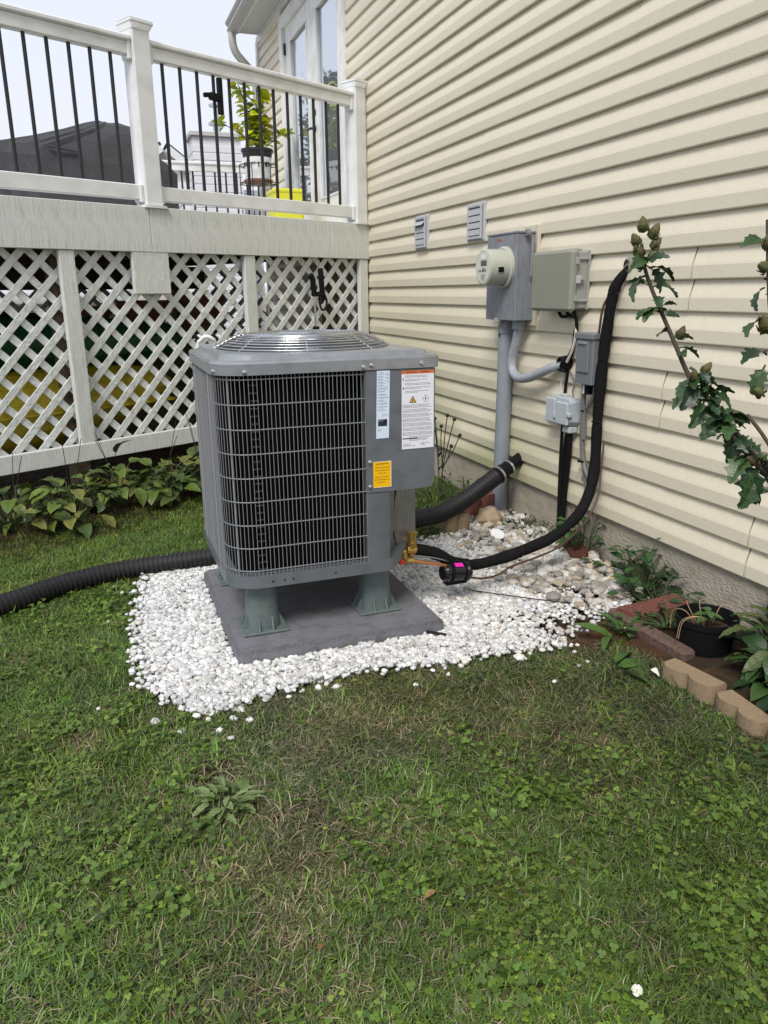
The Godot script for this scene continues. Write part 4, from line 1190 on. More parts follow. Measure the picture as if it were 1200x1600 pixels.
	boxp("pull_cover", Vector3(0.008, 0.135, 0.088), Vector3(XW - 0.099, 0.920, -2.866), M.disconnect, d, 0.004)
	boxp("finger_lip", Vector3(0.012, 0.014, 0.060), Vector3(XW - 0.103, 0.975, -2.868), M.disconnect, d, 0.005)
	boxp("connector", Vector3(0.035, 0.044, 0.042), Vector3(XW - 0.055, 0.778, -2.875), M.black_plastic, d, 0.004)
	boxp("white_tag", Vector3(0.001, 0.038, 0.014), Vector3(XW - 0.0735, 0.778, -2.884), M.white_paint, d, 0.0)
	# telephone box
	var p := thing("telephone_box", "pale grey telephone interface box hung below the flexible conduit", "telephone box")
	var q2 := PackedVector2Array([Vector2(-0.110, 0.055), Vector2(-0.085, 0.066), Vector2(0.09, 0.066), Vector2(0.108, 0.050), Vector2(0.108, -0.040), Vector2(0.085, -0.062), Vector2(-0.085, -0.066), Vector2(-0.110, -0.050)])
	var pbm := Mb.new()
	pbm.prism(q2, 0.0, 0.055, at(XW - 0.02, 0.656, -3.075, Basis(Vector3(0, 0, 1), Vector3(-1, 0, 0), Vector3(0, 1, 0))), true, 0.93)
	mk("housing", pbm, M.phone_grey, p)
	boxp("left_cover", Vector3(0.012, 0.112, 0.078), Vector3(XW - 0.079, 0.656, -3.128), M.phone_grey, p, 0.004)
	boxp("right_cover", Vector3(0.014, 0.104, 0.100), Vector3(XW - 0.080, 0.652, -3.030), M.phone_grey, p, 0.005)
	boxp("latch", Vector3(0.02, 0.020, 0.028), Vector3(XW - 0.080, 0.650, -2.975), M.vent_grey, p, 0.004)
	boxp("latch_screw", Vector3(0.012, 0.030, 0.012), Vector3(XW - 0.088, 0.640, -3.083), M.vent_grey, p, 0.003)
	boxp("cable_entry", Vector3(0.045, 0.03, 0.06), Vector3(XW - 0.045, 0.578, -3.015), M.phone_grey, p, 0.005)
	boxp("top_entry", Vector3(0.03, 0.02, 0.04), Vector3(XW - 0.04, 0.725, -3.07), M.vent_grey, p, 0.004)
	# cables
	var k := thing("black_cables", "bundle of black cables hanging from utility box down the wall", "cable")
	tubep("cable", curve([Vector3(XW - 0.06, 1.115, -3.14), Vector3(XW - 0.05, 1.08, -3.12), Vector3(XW - 0.045, 1.085, -3.05), Vector3(XW - 0.04, 1.07, -3.02), Vector3(XW - 0.035, 0.98, -3.035), Vector3(XW - 0.03, 0.93, -3.05), Vector3(XW - 0.03, 0.80, -3.085), Vector3(XW - 0.028, 0.60, -3.10), Vector3(XW - 0.03, 0.40, -3.10), Vector3(XW - 0.03, 0.02, -3.09)], 6), 0.0075, M.black_plastic, k, 7)
	tubep("cable", curve([Vector3(XW - 0.06, 1.115, -3.02), Vector3(XW - 0.05, 1.06, -3.0), Vector3(XW - 0.045, 0.98, -3.01), Vector3(XW - 0.05, 0.91, -3.045), Vector3(XW - 0.06, 0.862, -3.09), Vector3(XW - 0.05, 0.835, -3.075)], 6), 0.008, M.black_plastic, k, 7)
	tubep("cable", curve([Vector3(XW - 0.05, 1.115, -3.10), Vector3(XW - 0.05, 1.088, -3.06), Vector3(XW - 0.05, 1.075, -3.0)], 6), 0.006, M.black_plastic, k, 7)
	var g := thing("downspout_cables", "two thick black cables dropping from telephone box to the ground", "cable")
	tubep("cable", curve([Vector3(XW - 0.045, 0.57, -3.03), Vector3(XW - 0.04, 0.48, -3.055), Vector3(XW - 0.035, 0.30, -3.075), Vector3(XW - 0.04, 0.0, -3.07)], 6), 0.009, M.black_plastic, g, 8)
	tubep("cable", curve([Vector3(XW - 0.045, 0.57, -3.01), Vector3(XW - 0.04, 0.45, -3.02), Vector3(XW - 0.035, 0.25, -3.045), Vector3(XW - 0.04, 0.0, -3.045)], 6), 0.014, M.black_plastic, g, 8)
	var wh := thing("white_wires", "white and grey wires between wall hole and telephone box", "wire")
	tubep("wire", curve([Vector3(XW - 0.045, 1.09, -3.03), Vector3(XW - 0.05, 1.02, -3.0), Vector3(XW - 0.05, 0.94, -3.02), Vector3(XW - 0.05, 0.88, -3.06)], 6), 0.007, M.cable_white, wh, 6)
	tubep("wire", curve([Vector3(XW - 0.03, 0.84, -3.06), Vector3(XW - 0.03, 0.79, -3.02), Vector3(XW - 0.03, 0.75, -3.03), Vector3(XW - 0.03, 0.72, -3.02)], 5), 0.004, M.cable_grey, wh, 6)
	tubep("wire", curve([Vector3(XW - 0.04, 0.84, -3.09), Vector3(XW - 0.035, 0.78, -3.12), Vector3(XW - 0.035, 0.73, -3.11)], 5), 0.004, M.cable_white, wh, 6)
	var gc := thing("grey_cable", "grey power cable from disconnect box down to lump of putty", "cable")
	tubep("cable", curve([Vector3(XW - 0.055, 0.80, -2.905), Vector3(XW - 0.05, 0.70, -2.912), Vector3(XW - 0.045, 0.60, -2.918), Vector3(XW - 0.035, 0.48, -2.915), Vector3(XW - 0.035, 0.41, -2.885), Vector3(XW - 0.035, 0.35, -2.82)], 6), 0.0115, M.cable_grey, gc, 8)
	tubep("cable", curve([Vector3(XW - 0.05, 0.80, -2.83), Vector3(XW - 0.05, 0.755, -2.835), Vector3(XW - 0.045, 0.71, -2.875), Vector3(XW - 0.045, 0.67, -2.905), Vector3(XW - 0.04, 0.55, -2.907)], 6), 0.0105, M.cable_grey, gc, 8)
	for y in [0.675, 0.445]: tubep("cable_tie", PackedVector3Array([Vector3(XW - 0.044, y, -2.912), Vector3(XW - 0.044, y + 0.007, -2.912)]), 0.017, M.black_plastic, gc, 10)
	var pt := Mb.new()
	var prr := RandomNumberGenerator.new(); prr.seed = 8
	var ol2 := PackedVector2Array()
	for i in 16:
		var a := TAU * i / 16
		ol2.append(Vector2(cos(a) * 0.044 * prr.randf_range(0.8, 1.15), sin(a) * 0.062 * prr.randf_range(0.8, 1.1)))
	var bas := Basis(Vector3(0, 0, 1), Vector3(-1, 0, 0), Vector3(0, 1, 0))
	pt.prism(ol2, 0.0, 0.018, at(XW - 0.01, 0.385, -2.89, bas), true, 0.85)
	var pto := mk("putty_patch", pt, M.putty, self)
	tag(pto, "grey lump of sealing putty on siding behind grey cable", "putty")
	# sealant where the line enters
	var st := Mb.new()
	st.lathe([Vector2(0.034, 0.0), Vector2(0.031, 0.012), Vector2(0.02, 0.020)], at(XW - 0.012, 1.29, -2.700, Basis(Vector3.BACK, PI / 2)), 14)
	var so := mk("sealant", st, M.putty, self)
	tag(so, "grey sealant round the wall hole of the black insulated line", "sealant")

# ---------------------------------------------------------------- on and under the deck
func dloc(u: float, y: float, w: float) -> Vector3:
	return DECK + DX * u + DZ * w + Vector3(0, y, 0)

func hull(len_: float, r: float, flat: float) -> Mb:
	var b := Mb.new()
	var rings := []
	for i in 25:
		var t := float(i) / 24 * 2 - 1
		var s := pow(maxf(1 - pow(absf(t), 2.6), 0.0), 0.6)
		var ring := PackedVector3Array()
		for k in 21:
			var a := TAU * k / 20
			ring.append(Vector3(t * len_ / 2, sin(a) * r * s * flat + 0.12 * t * t, cos(a) * r * s))
		rings.append(ring)
	for i in 24:
		for k in 20:
			var m: Vector3 = (rings[i][k] + rings[i + 1][k + 1]) / 2 - Vector3((i - 11.5) / 12.0 * len_ / 2, 0, 0)
			b.q(rings[i][k], rings[i][k + 1], rings[i + 1][k + 1], rings[i + 1][k], m)
	return b

func build_deck_things() -> void:
	var turn := Basis(Vector3.UP, asin(0.468))
	var ky := thing("kayak", "yellow kayak lying behind the lattice under the deck", "kayak", dloc(-3.0, 0.52, -0.46), "kayaks stored under the deck")
	ky.basis = turn
	mk("hull", hull(2.9, 0.34, 0.72), M.kayak_yellow, ky)
	boxp("seam", Vector3(2.5, 0.012, 0.705), Vector3(0, 0.03, 0), M.kayak_yellow, ky, 0.0)
	var k2 := thing("kayak", "dark green kayak resting above the yellow one under the deck", "kayak", dloc(-2.7, 0.92, -0.80), "kayaks stored under the deck")
	k2.basis = turn * Basis(Vector3.BACK, -0.09)
	mk("hull", hull(3.2, 0.36, 0.55), M.kayak_green, k2)
	boxp("cockpit_rim", Vector3(0.7, 0.03, 0.4), Vector3(0.2, 0.19, 0), M.black_plastic, k2, 0.01)
	var tc := thing("clay_pots", "stack of terracotta pots behind lattice near middle post", "pot", dloc(-1.2, 0.05, -1.6))
	for i in 3:
		var b := Mb.new()
		b.lathe([Vector2(0.0, 0.0), Vector2(0.13, 0.0), Vector2(0.19, 0.25), Vector2(0.21, 0.25), Vector2(0.21, 0.31), Vector2(0.17, 0.31)], at(0.45 * i - 0.3, 0.75 + 0.04 * i, 0), 18)
		mk("pot", b, M.terracotta, tc)
	boxp("shelf", Vector3(1.6, 0.75, 0.4), Vector3(0.15, 0.375, 0), M.old_timber, tc, 0.0, turn)
	# covered grill
	var g := thing("covered_grill", "barbecue grill under a dark grey fabric cover on deck", "grill", dloc(-1.42, 1.685, -1.75))
	g.basis = turn
	var rings := []
	var rr := FastNoiseLite.new(); rr.seed = 14; rr.frequency = 1.3
	var prof := [[0.0, 0.80, 0.34], [0.3, 0.79, 0.33], [0.45, 0.78, 0.32], [0.52, 0.68, 0.30], [0.60, 0.47, 0.28], [0.68, 0.34, 0.25], [0.745, 0.22, 0.20], [0.775, 0.12, 0.12], [0.785, 0.0, 0.0]]
	for q in prof:
		var ring := PackedVector3Array()
		for k in 49:
			var a := TAU * k / 48
			var sx := signf(cos(a)) * pow(absf(cos(a)), 0.45); var sz := signf(sin(a)) * pow(absf(sin(a)), 0.45)
			var fold := 1.0 + 0.11 * rr.get_noise_3d(cos(a) * 3.4, float(q[0]) * 0.9, sin(a) * 3.4) + 0.02 * sin(a * 11.0) * (1.0 - float(q[0]) / 0.8)
			ring.append(Vector3(q[1] * sx * fold + (0.30 * smoothstep(0.5, 0.76, float(q[0]))), q[0] + 0.015 * rr.get_noise_2d(cos(a) * 3.0, sin(a) * 3.0), q[2] * sz * fold))
		rings.append(ring)
	var cb := Mb.new()
	for i in rings.size() - 1:
		for k in 48:
			var m: Vector3 = (rings[i][k] + rings[i + 1][k + 1]) / 2 - Vector3(0, 0.25, 0)
			cb.q(rings[i][k], rings[i][k + 1], rings[i + 1][k + 1], rings[i + 1][k], m)
	mk("cover", cb, M.cover, g)
	boxp("vent_flap", Vector3(0.24, 0.012, 0.03), Vector3(-0.22, 0.51, 0.32), M.cover, g, 0.004, Basis(Vector3.BACK, -0.06))
	# potted plant on a wire stand
	var p := thing("potted_plant", "yellow green potted shrub in a peeling white pot on wire stand", "potted plant", Vector3(1.645, 1.69, -7.95))
	var pt := Mb.new()
	pt.lathe([Vector2(0.0, 0.555), Vector2(0.115, 0.555), Vector2(0.118, 0.60), Vector2(0.142, 0.80), Vector2(0.150, 0.80), Vector2(0.150, 0.82), Vector2(0.13, 0.82), Vector2(0.128, 0.79), Vector2(0.0, 0.79)], Transform3D.IDENTITY, 26)
	var pot := mk("pot", pt, M.white_paint, p)
	var sk := Mb.new()
	sk.lathe([Vector2(0.0, 0.52), Vector2(0.13, 0.52), Vector2(0.14, 0.55), Vector2(0.118, 0.552)], Transform3D.IDENTITY, 26)
	mk("saucer", sk, M.terracotta, p)
	var bd := Mb.new()
	bd.lathe([Vector2(0.1365, 0.745), Vector2(0.1435, 0.80), Vector2(0.152, 0.80), Vector2(0.152, 0.823)], Transform3D.IDENTITY, 26)
	for i in 22:
		var a := rng.randf() * TAU; var hh := rng.randf_range(0.015, 0.05)
		bd.box(Vector3(0.010, hh, 0.003), Transform3D(Basis(Vector3.UP, -a + PI / 2), Vector3(cos(a) * 0.132, 0.70 - hh / 2, sin(a) * 0.132)))
	mk("peeling_paint", bd, M.black_metal, pot).set_meta("kind", "stuff")
	var sd := Mb.new()
	for q in [[0.175, 0.52], [0.175, 0.68], [0.16, 0.10]]:
		var pts := PackedVector3Array()
		for i in 33: pts.append(Vector3(cos(TAU * i / 32) * q[0], q[1], sin(TAU * i / 32) * q[0]))
		sd.tube(pts, 0.005, 6, false)
	for i in 6:
		var a := TAU * i / 6
		sd.tube(PackedVector3Array([Vector3(cos(a) * 0.175, 0.68, sin(a) * 0.175), Vector3(cos(a) * 0.175, 0.52, sin(a) * 0.175), Vector3(cos(a) * 0.16, 0.0, sin(a) * 0.16)]), 0.005, 6)
	for i in 3:
		var a := TAU * i / 6
		sd.tube(PackedVector3Array([Vector3(cos(a) * 0.175, 0.52, sin(a) * 0.175), Vector3(-cos(a) * 0.175, 0.52, -sin(a) * 0.175)]), 0.004, 5)
	mk("wire_stand", sd, M.black_metal, p)
	var lv: Array[ArrayMesh] = []
	for i in 4:
		var c := [Color(0.50, 0.56, 0.02), Color(0.62, 0.60, 0.02), Color(0.38, 0.46, 0.02), Color(0.20, 0.27, 0.02)][i] as Color
		lv.append(leaf_mesh(0.115, 0.075, 0.5, 0.15, c, c * 0.9, M.leaf_yellow, 0.0, 6, 40 + i, 0.015))
	for s in 12:
		var a := rng.randf() * TAU; var out := rng.randf_range(0.05, 0.26) if s > 2 else 0.04
		var top := rng.randf_range(1.08, 1.42) if s > 0 else 1.5
		if s == 7: a = 0.0; out = 0.36; top = 1.02
		if s == 8: a = PI; out = 0.34; top = 1.05
		var sp := curve([Vector3(0, 0.79, 0), Vector3(cos(a) * out * 0.35, lerpf(0.8, top, 0.5), sin(a) * out * 0.35), Vector3(cos(a) * out, top, sin(a) * out)], 6)
		tubep("stem", sp, 0.004, M.stem_green, p, 5)
		for i in 19:
			var f := rng.randf_range(0.3, 1.0)
			var q := sp[clampi(int(f * (sp.size() - 1)), 0, sp.size() - 1)]
			var da := rng.randf() * TAU
			put("leaf", lv[rng.randi() % 4], p, Transform3D(aim(Vector3(cos(da), rng.randf_range(-0.3, 0.7), sin(da)), rng.randf_range(-0.6, 0.6)).scaled(Vector3.ONE * rng.randf_range(0.75, 1.15)), q))
	# yellow bin
	var yb := thing("yellow_bin", "bright yellow plastic bin on deck in front of patio door", "bin", Vector3(1.76, 1.69, -7.35))
	var yo := Mb.new()
	yo.prism(rrect(0, 0, 0.13, 0.15, [0.03, 0.03, 0.03, 0.03], 4), 0.0, 0.36, Transform3D.IDENTITY, true, 1.06)
	mk("bin_body", yo, M.yellow, yb)
	boxp("bin_lid", Vector3(0.29, 0.04, 0.33), Vector3(0, 0.375, 0), M.yellow, yb, 0.012)
	# two black bar clamps
	var c1 := thing("bar_clamp", "black bar clamp fixed upright to baluster of front railing", "clamp", dloc(-1.335, 2.35, -0.03), "black bar clamps on the deck")
	c1.basis = turn
	boxp("bar", Vector3(0.032, 0.205, 0.03), Vector3(0.012, 0.01, 0.012), M.black_plastic, c1, 0.005)
	boxp("jaw", Vector3(0.07, 0.042, 0.034), Vector3(-0.032, 0.0, 0.012), M.black_plastic, c1, 0.006, Basis(Vector3.BACK, -0.08))
	boxp("pad", Vector3(0.05, 0.026, 0.024), Vector3(-0.085, 0.004, 0.012), M.black_plastic, c1, 0.006, Basis(Vector3.BACK, 0.15))
	var c2 := thing("bar_clamp", "black spring clamp with steel rod hooked on lattice beside right post", "clamp", dloc(-0.56, 1.15, 0.005), "black bar clamps on the deck")
	c2.basis = turn
	tubep("rod", PackedVector3Array([Vector3(-0.062, -0.02, 0.01), Vector3(-0.056, -0.20, 0.01)]), 0.0075, M.steel, c2, 8)
	boxp("jaw", Vector3(0.04, 0.13, 0.03), Vector3(-0.068, 0.09, 0.01), M.black_plastic, c2, 0.008, Basis(Vector3.BACK, 0.12))
	boxp("jaw_tip", Vector3(0.045, 0.045, 0.03), Vector3(-0.085, 0.155, 0.01), M.black_plastic, c2, 0.01, Basis(Vector3.BACK, 0.5))
	boxp("grip", Vector3(0.045, 0.19, 0.03), Vector3(0.012, 0.12, 0.01), M.black_plastic, c2, 0.01, Basis(Vector3.BACK, 0.08))
	boxp("grip_base", Vector3(0.11, 0.035, 0.03), Vector3(-0.03, 0.035, 0.01), M.black_plastic, c2, 0.008)
	tubep("trigger_loop", curve([Vector3(-0.01, 0.03, 0.01), Vector3(-0.012, -0.03, 0.01), Vector3(0.01, -0.075, 0.01), Vector3(0.045, -0.065, 0.01), Vector3(0.06, -0.015, 0.01), Vector3(0.03, 0.04, 0.01)], 5), 0.008, M.black_plastic, c2, 7)
	boxp("rod_end", Vector3(0.05, 0.03, 0.03), Vector3(-0.055, -0.205, 0.01), M.black_plastic, c2, 0.006)

# ---------------------------------------------------------------- stones
func add_stone(b: Mb, p: Vector3, size: float, c: Color) -> void:
	# a chipped octahedral lump, flat faced
	var bs := Basis(Vector3(rng.randfn(), rng.randfn(), rng.randfn()).normalized(), rng.randf() * TAU)
	var s := Vector3(rng.randf_range(0.75, 1.3), rng.randf_range(0.55, 0.85), rng.randf_range(0.75, 1.2)) * size * 0.5
	var t := 1.0 / sqrt(3.0)
	var ax: Array[Vector3] = []
	for k in [Vector3.RIGHT, Vector3.LEFT, Vector3.UP, Vector3.DOWN, Vector3.BACK, Vector3.FORWARD]: ax.append(k * rng.randf_range(0.82, 1.12))
	var cr: Array[Vector3] = []
	for i in 8: cr.append(Vector3(1 if i & 1 else -1, 1 if i & 2 else -1, 1 if i & 4 else -1) * t * rng.randf_range(0.92, 1.25))
	b.col = c
	var faces := [[0, 1, 3, 7, 5], [1, 0, 4, 6, 2], [2, 2, 6, 7, 3], [3, 0, 1, 5, 4], [4, 4, 5, 7, 6], [5, 0, 2, 3, 1]]
	var sq := Basis(Vector3.UP, rng.randf() * TAU)
	for f in faces:
		var q := [ax[f[0]], cr[f[1]], cr[f[2]], cr[f[3]], cr[f[4]]]
		var w: Array[Vector3] = []
		for e in q: w.append(p + sq * ((bs * e) * s))
		for k in 4:
			var a := w[1 + k]; var d := w[1 + (k + 1) % 4]
			b.f(w[0], a, d, (w[0] + a + d) / 3.0 - p)

func build_gravel() -> void:
	var b := Mb.new()
	var white := [Color(0.74, 0.745, 0.75), Color(0.66, 0.665, 0.675), Color(0.80, 0.80, 0.80), Color(0.52, 0.52, 0.52), Color(0.70, 0.675, 0.63)]
	var old := [Color(0.42, 0.39, 0.34), Color(0.55, 0.53, 0.49), Color(0.34, 0.31, 0.27), Color(0.48, 0.40, 0.30), Color(0.62, 0.60, 0.57), Color(0.28, 0.26, 0.24)]
	var pad := Rect2(0.325, -3.195, 0.762, 0.87)
	var n := 0
	for i in 64000:
		var p := Vector2(rng.randf_range(-0.02, 2.05), rng.randf_range(-3.78, -2.0))
		var jit := Vector2(rng.randfn(), rng.randfn()) * 0.026
		if not Geometry2D.is_point_in_polygon(p + jit, gravel_poly): continue
		if pad.grow(-0.004).has_point(p): continue
		var back := smoothstep(1.45, 1.85, p.x)
		var dens := 1.0
		# soil shows near the worn right front corner and along the bed
		var soil := smoothstep(0.34, 0.10, p.distance_to(Vector2(1.58, -2.16))) * 0.9
		soil = maxf(soil, smoothstep(0.12, 0.03, p.distance_to(Vector2(1.38, -2.35))) * 0.7)
		soil = maxf(soil, smoothstep(0.16, 0.05, p.distance_to(Vector2(1.72, -2.45))) * 0.75)
		soil = maxf(soil, smoothstep(1.7, 1.85, p.x) * smoothstep(-3.1, -3.3, p.y) * 0.55)
		soil = maxf(soil, smoothstep(0.16, 0.04, p.distance_to(Vector2(1.70, -3.22))) * 0.85)
		if rng.randf() < soil: continue
		var sz := rng.randf_range(0.0115, 0.0245)
		var c: Color = white[rng.randi() % 5]
		var is_old := back > 0 and rng.randf() < back * (0.85 if p.y < -2.35 else 0.35)
		if is_old:
			if rng.randf() < 0.76: continue
			sz = rng.randf_range(0.018, 0.054)
			c = old[rng.randi() % 6]
		elif p.x > 1.2 and rng.randf() < 0.2:
			c = c.lerp(Color(0.55, 0.45, 0.34), 0.45)
		c = c * rng.randf_range(0.72, 1.06)
		var y := ground_y(p.x, p.y) + 0.014 + sz * 0.12 + rng.randf() * 0.020
		if is_old: y += rng.randf() * 0.02
		add_stone(b, Vector3(p.x, y, p.y), sz, c)
		n += 1
	# strays in the grass
	for i in 46:
		var e := gravel_poly[rng.randi() % 14]
		var p := e + Vector2(rng.randfn() * 0.09, rng.randfn() * 0.05 + 0.05)
		if Geometry2D.is_point_in_polygon(p, gravel_poly): continue
		add_stone(b, Vector3(p.x, ground_y(p.x, p.y) + 0.012, p.y), rng.randf_range(0.013, 0.026), white[rng.randi() % 5])
	var o := mk("gravel", b, M.stone, self)
	tag(o, "white marble chip gravel bed round the equipment pad", "gravel", "", "stuff")
	# single rocks worth picking out
	for r in [[1.84, 0.05, -3.44, 0.150, Color(0.36, 0.27, 0.18), "large tan rock beneath the corrugated hose near the wall"], [1.745, 0.02, -3.32, 0.075, Color(0.45, 0.40, 0.33), "small grey tan rock in front of the large tan rock"], [1.93, 0.04, -3.62, 0.10, Color(0.46, 0.47, 0.47), "pale grey rock near the foot of the service conduit"], [1.86, 0.035, -2.86, 0.075, Color(0.74, 0.75, 0.76), "bright white pointed rock under the insulated line"], [1.93, 0.03, -2.50, 0.060, Color(0.50, 0.36, 0.20), "small orange tan rock by the leafy weed"], [1.23, 0.012, -2.06, 0.040, Color(0.70, 0.69, 0.66), "lone white stone lying on soil at gravel's front edge"]]:
		var rb := Mb.new()
		add_stone(rb, Vector3.ZERO, r[3], r[4])
		tag(mk("rock", rb, M.stone, self, at(r[0], r[1], r[2])), r[5], "rock")
	var lid := Mb.new()
	lid.lathe([Vector2(0.0, -0.004), Vector2(0.032, -0.004), Vector2(0.035, 0.0), Vector2(0.035, 0.006), Vector2(0.030, 0.007), Vector2(0.0, 0.007)], Transform3D.IDENTITY, 20)
	tag(mk("plastic_disc", lid, M.white_paint, self, at(1.755, 0.045, -3.20, Basis(Vector3.RIGHT, 0.5))), "round white plastic disc lying tilted on the gravel", "disc")
	boxp("dark_strip", Vector3(0.075, 0.008, 0.014), Vector3(1.03, 0.03, -2.30), M.black_plastic, self, 0.003, Basis(Vector3.UP, -0.5) * Basis(Vector3.BACK, -0.12))
	tag(get_node("dark_strip"), "dark broken plastic strip lying on white gravel", "debris")
	var tw := Mb.new()
	tw.tube(curve([Vector3(1.33, 0.03, -2.62), Vector3(1.42, 0.035, -2.52), Vector3(1.53, 0.035, -2.42), Vector3(1.62, 0.03, -2.36)], 4), 0.0025, 5)
	tag(mk("twig", tw, M.dry_stem, self), "thin dark twig lying across the gravel", "twig")

# ---------------------------------------------------------------- edging blocks
func scallop(len_: float, lobes: int, dep: float, h: float) -> Mb:
	var b := Mb.new()
	var o := PackedVector2Array()
	for i in lobes:   # bumps along the front (+z), along local x
		var x0 := -len_ / 2 + len_ * i / lobes; var r := len_ / lobes / 2
		for k in 8:
			var a := PI - PI * k / 8.0
			o.append(Vector2(x0 + r + cos(a) * r, dep / 2 + sin(a) * r * 0.55))
	o.append(Vector2(len_ / 2, dep / 2))
	o.append(Vector2(len_ / 2, -dep / 2)); o.append(Vector2(-len_ / 2, -dep / 2))
	b.prism(o, 0.0, h - 0.006, Transform3D.IDENTITY, false)
	b.prism(o, h - 0.006, h, Transform3D.IDENTITY, true, 0.965)
	return b

func edging(label: String, p: Vector3, ang: float, mesh: Mb, m: Material, tilt := 0.0) -> void:
	var o := mk("edging_block", mesh, m, self, Transform3D(Basis(Vector3.UP, ang) * Basis(Vector3.RIGHT, tilt), p))
	tag(o, label, "edging block", "concrete edging blocks of the flower bed")

func build_edging() -> void:
	# straight brown block and the row of tan scalloped blocks, running along the wall
	edging("straight reddish brown edging block left of the tan ones", Vector3(1.712, -0.075, -2.01), -PI / 2 + 0.03, scallop_straight(0.40, 0.055, 0.135), M.block_brown)
	edging("dark red scalloped edging block behind the black pot", Vector3(1.850, -0.055, -2.175), 0.12, scallop(0.29, 2, 0.06, 0.125), M.block_red, 0.05)
	edging("first tan scalloped block, next to the straight brown block", Vector3(1.628, -0.052, -1.690), -PI / 2 + 0.15, scallop(0.195, 2, 0.046, 0.115), M.block_tan)
	edging("second tan scalloped block of the bed edge, cracked across", Vector3(1.643, -0.057, -1.495), -PI / 2 - 0.10, scallop(0.185, 2, 0.046, 0.105), M.block_tan)
	edging("third tan scalloped block, nearest the right frame edge", Vector3(1.650, -0.062, -1.295), -PI / 2 + 0.06, scallop(0.195, 2, 0.046, 0.108), M.block_tan)
	# blocks by the hose
	edging("tan double lobed block under the corrugated hose", Vector3(1.63, -0.02, -3.43), 0.25, scallop(0.15, 2, 0.05, 0.13), M.block_tan)
	edging("dark red curved edging block under end of corrugated hose", Vector3(1.87, 0.0, -3.66), 0.25, scallop(0.26, 2, 0.06, 0.13), M.block_red)
	edging("dark red block half hidden beneath the insulated line", Vector3(1.97, -0.02, -2.88), 1.2, scallop(0.22, 2, 0.06, 0.09), M.block_red)
	# nursery pot
	var p := thing("nursery_pot", "black plastic nursery pot with weeds behind brown edging block", "plant pot", Vector3(1.822, -0.035, -1.865))
	p.scale = Vector3.ONE * 0.97
	var b := Mb.new()
	b.lathe([Vector2(0.0, 0.0), Vector2(0.080, 0.0), Vector2(0.097, 0.165), Vector2(0.103, 0.168), Vector2(0.104, 0.190), Vector2(0.099, 0.190), Vector2(0.095, 0.165), Vector2(0.092, 0.135), Vector2(0.0, 0.135)], Transform3D.IDENTITY, 28)
	mk("pot", b, M.black_plastic, p)
	var so := Mb.new()
	so.col = Color(0.5, 0.42, 0.36)
	so.lathe([Vector2(0.091, 0.140), Vector2(0.04, 0.150), Vector2(0.0, 0.146)], Transform3D.IDENTITY, 20)
	mk("potting_soil", so, M.soil, p)
	var dl := leaf_mesh(0.05, 0.028, 0.6, 0.2, Color(0.06, 0.13, 0.03), Color(0.07, 0.16, 0.035), M.leaf, 0.0, 6, 5)
	for i in 7:
		var a := TAU * i / 7 + 0.3
		put("leaf", dl, p, Transform3D(aim(Vector3(cos(a), 0.2, sin(a))), Vector3(-0.01 + cos(a) * 0.01, 0.19 + 0.012 * (i % 3), 0.02)))
	tubep("stem", curve([Vector3(0, 0.135, 0), Vector3(-0.005, 0.17, 0.01), Vector3(-0.01, 0.205, 0.02)], 4), 0.0022, M.stem_green, p, 5)
	for i in 6:
		var a := rng.randf() * TAU
		tubep("dead_stem", curve([Vector3(cos(a) * 0.03, 0.14, sin(a) * 0.03), Vector3(cos(a) * 0.08, 0.21, sin(a) * 0.08), Vector3(cos(a + 0.5) * 0.11, 0.19, sin(a + 0.5) * 0.11), Vector3(cos(a + 0.6) * 0.115, 0.12, sin(a + 0.6) * 0.115)], 4), 0.0015, M.bare_wood, p, 4)

func scallop_straight(len_: float, dep: float, h: float) -> Mb:
	var b := Mb.new()
	b.box(Vector3(len_, h, dep), at(0, h / 2, 0), 0.010)
	return b

# ---------------------------------------------------------------- plants
func clump_plant(called: String, label: String, category: String, pos: Vector3, leaves: Array, n: int, h: float, spread: float, up: float, group := "", stems := true, seed_ := 1) -> Node3D:
	var o := thing(called, label, category, pos, group)
	var rr := RandomNumberGenerator.new(); rr.seed = seed_
	var sb := Mb.new()
	for i in n:
		var a := rr.randf() * TAU; var r := spread * sqrt(rr.randf()); var y := h * rr.randf_range(0.25, 1.0) * (1.0 - 0.45 * r / spread)
		var q := Vector3(cos(a) * r, y, sin(a) * r)
		var b := aim(Vector3(cos(a + rr.randfn() * 0.5), up + rr.randfn() * 0.25, sin(a + rr.randfn() * 0.5)), rr.randf_range(-0.4, 0.4)).scaled(Vector3.ONE * rr.randf_range(0.7, 1.2))
		put("leaf", leaves[rr.randi() % leaves.size()], o, Transform3D(b, q))
		if stems: sb.tube(PackedVector3Array([Vector3(cos(a) * r * 0.25, 0, sin(a) * r * 0.25), Vector3(cos(a) * r * 0.6, y * 0.65, sin(a) * r * 0.6), q]), 0.0025, 4, false)
	if stems: mk("stems", sb, M.stem_green, o)
	return o

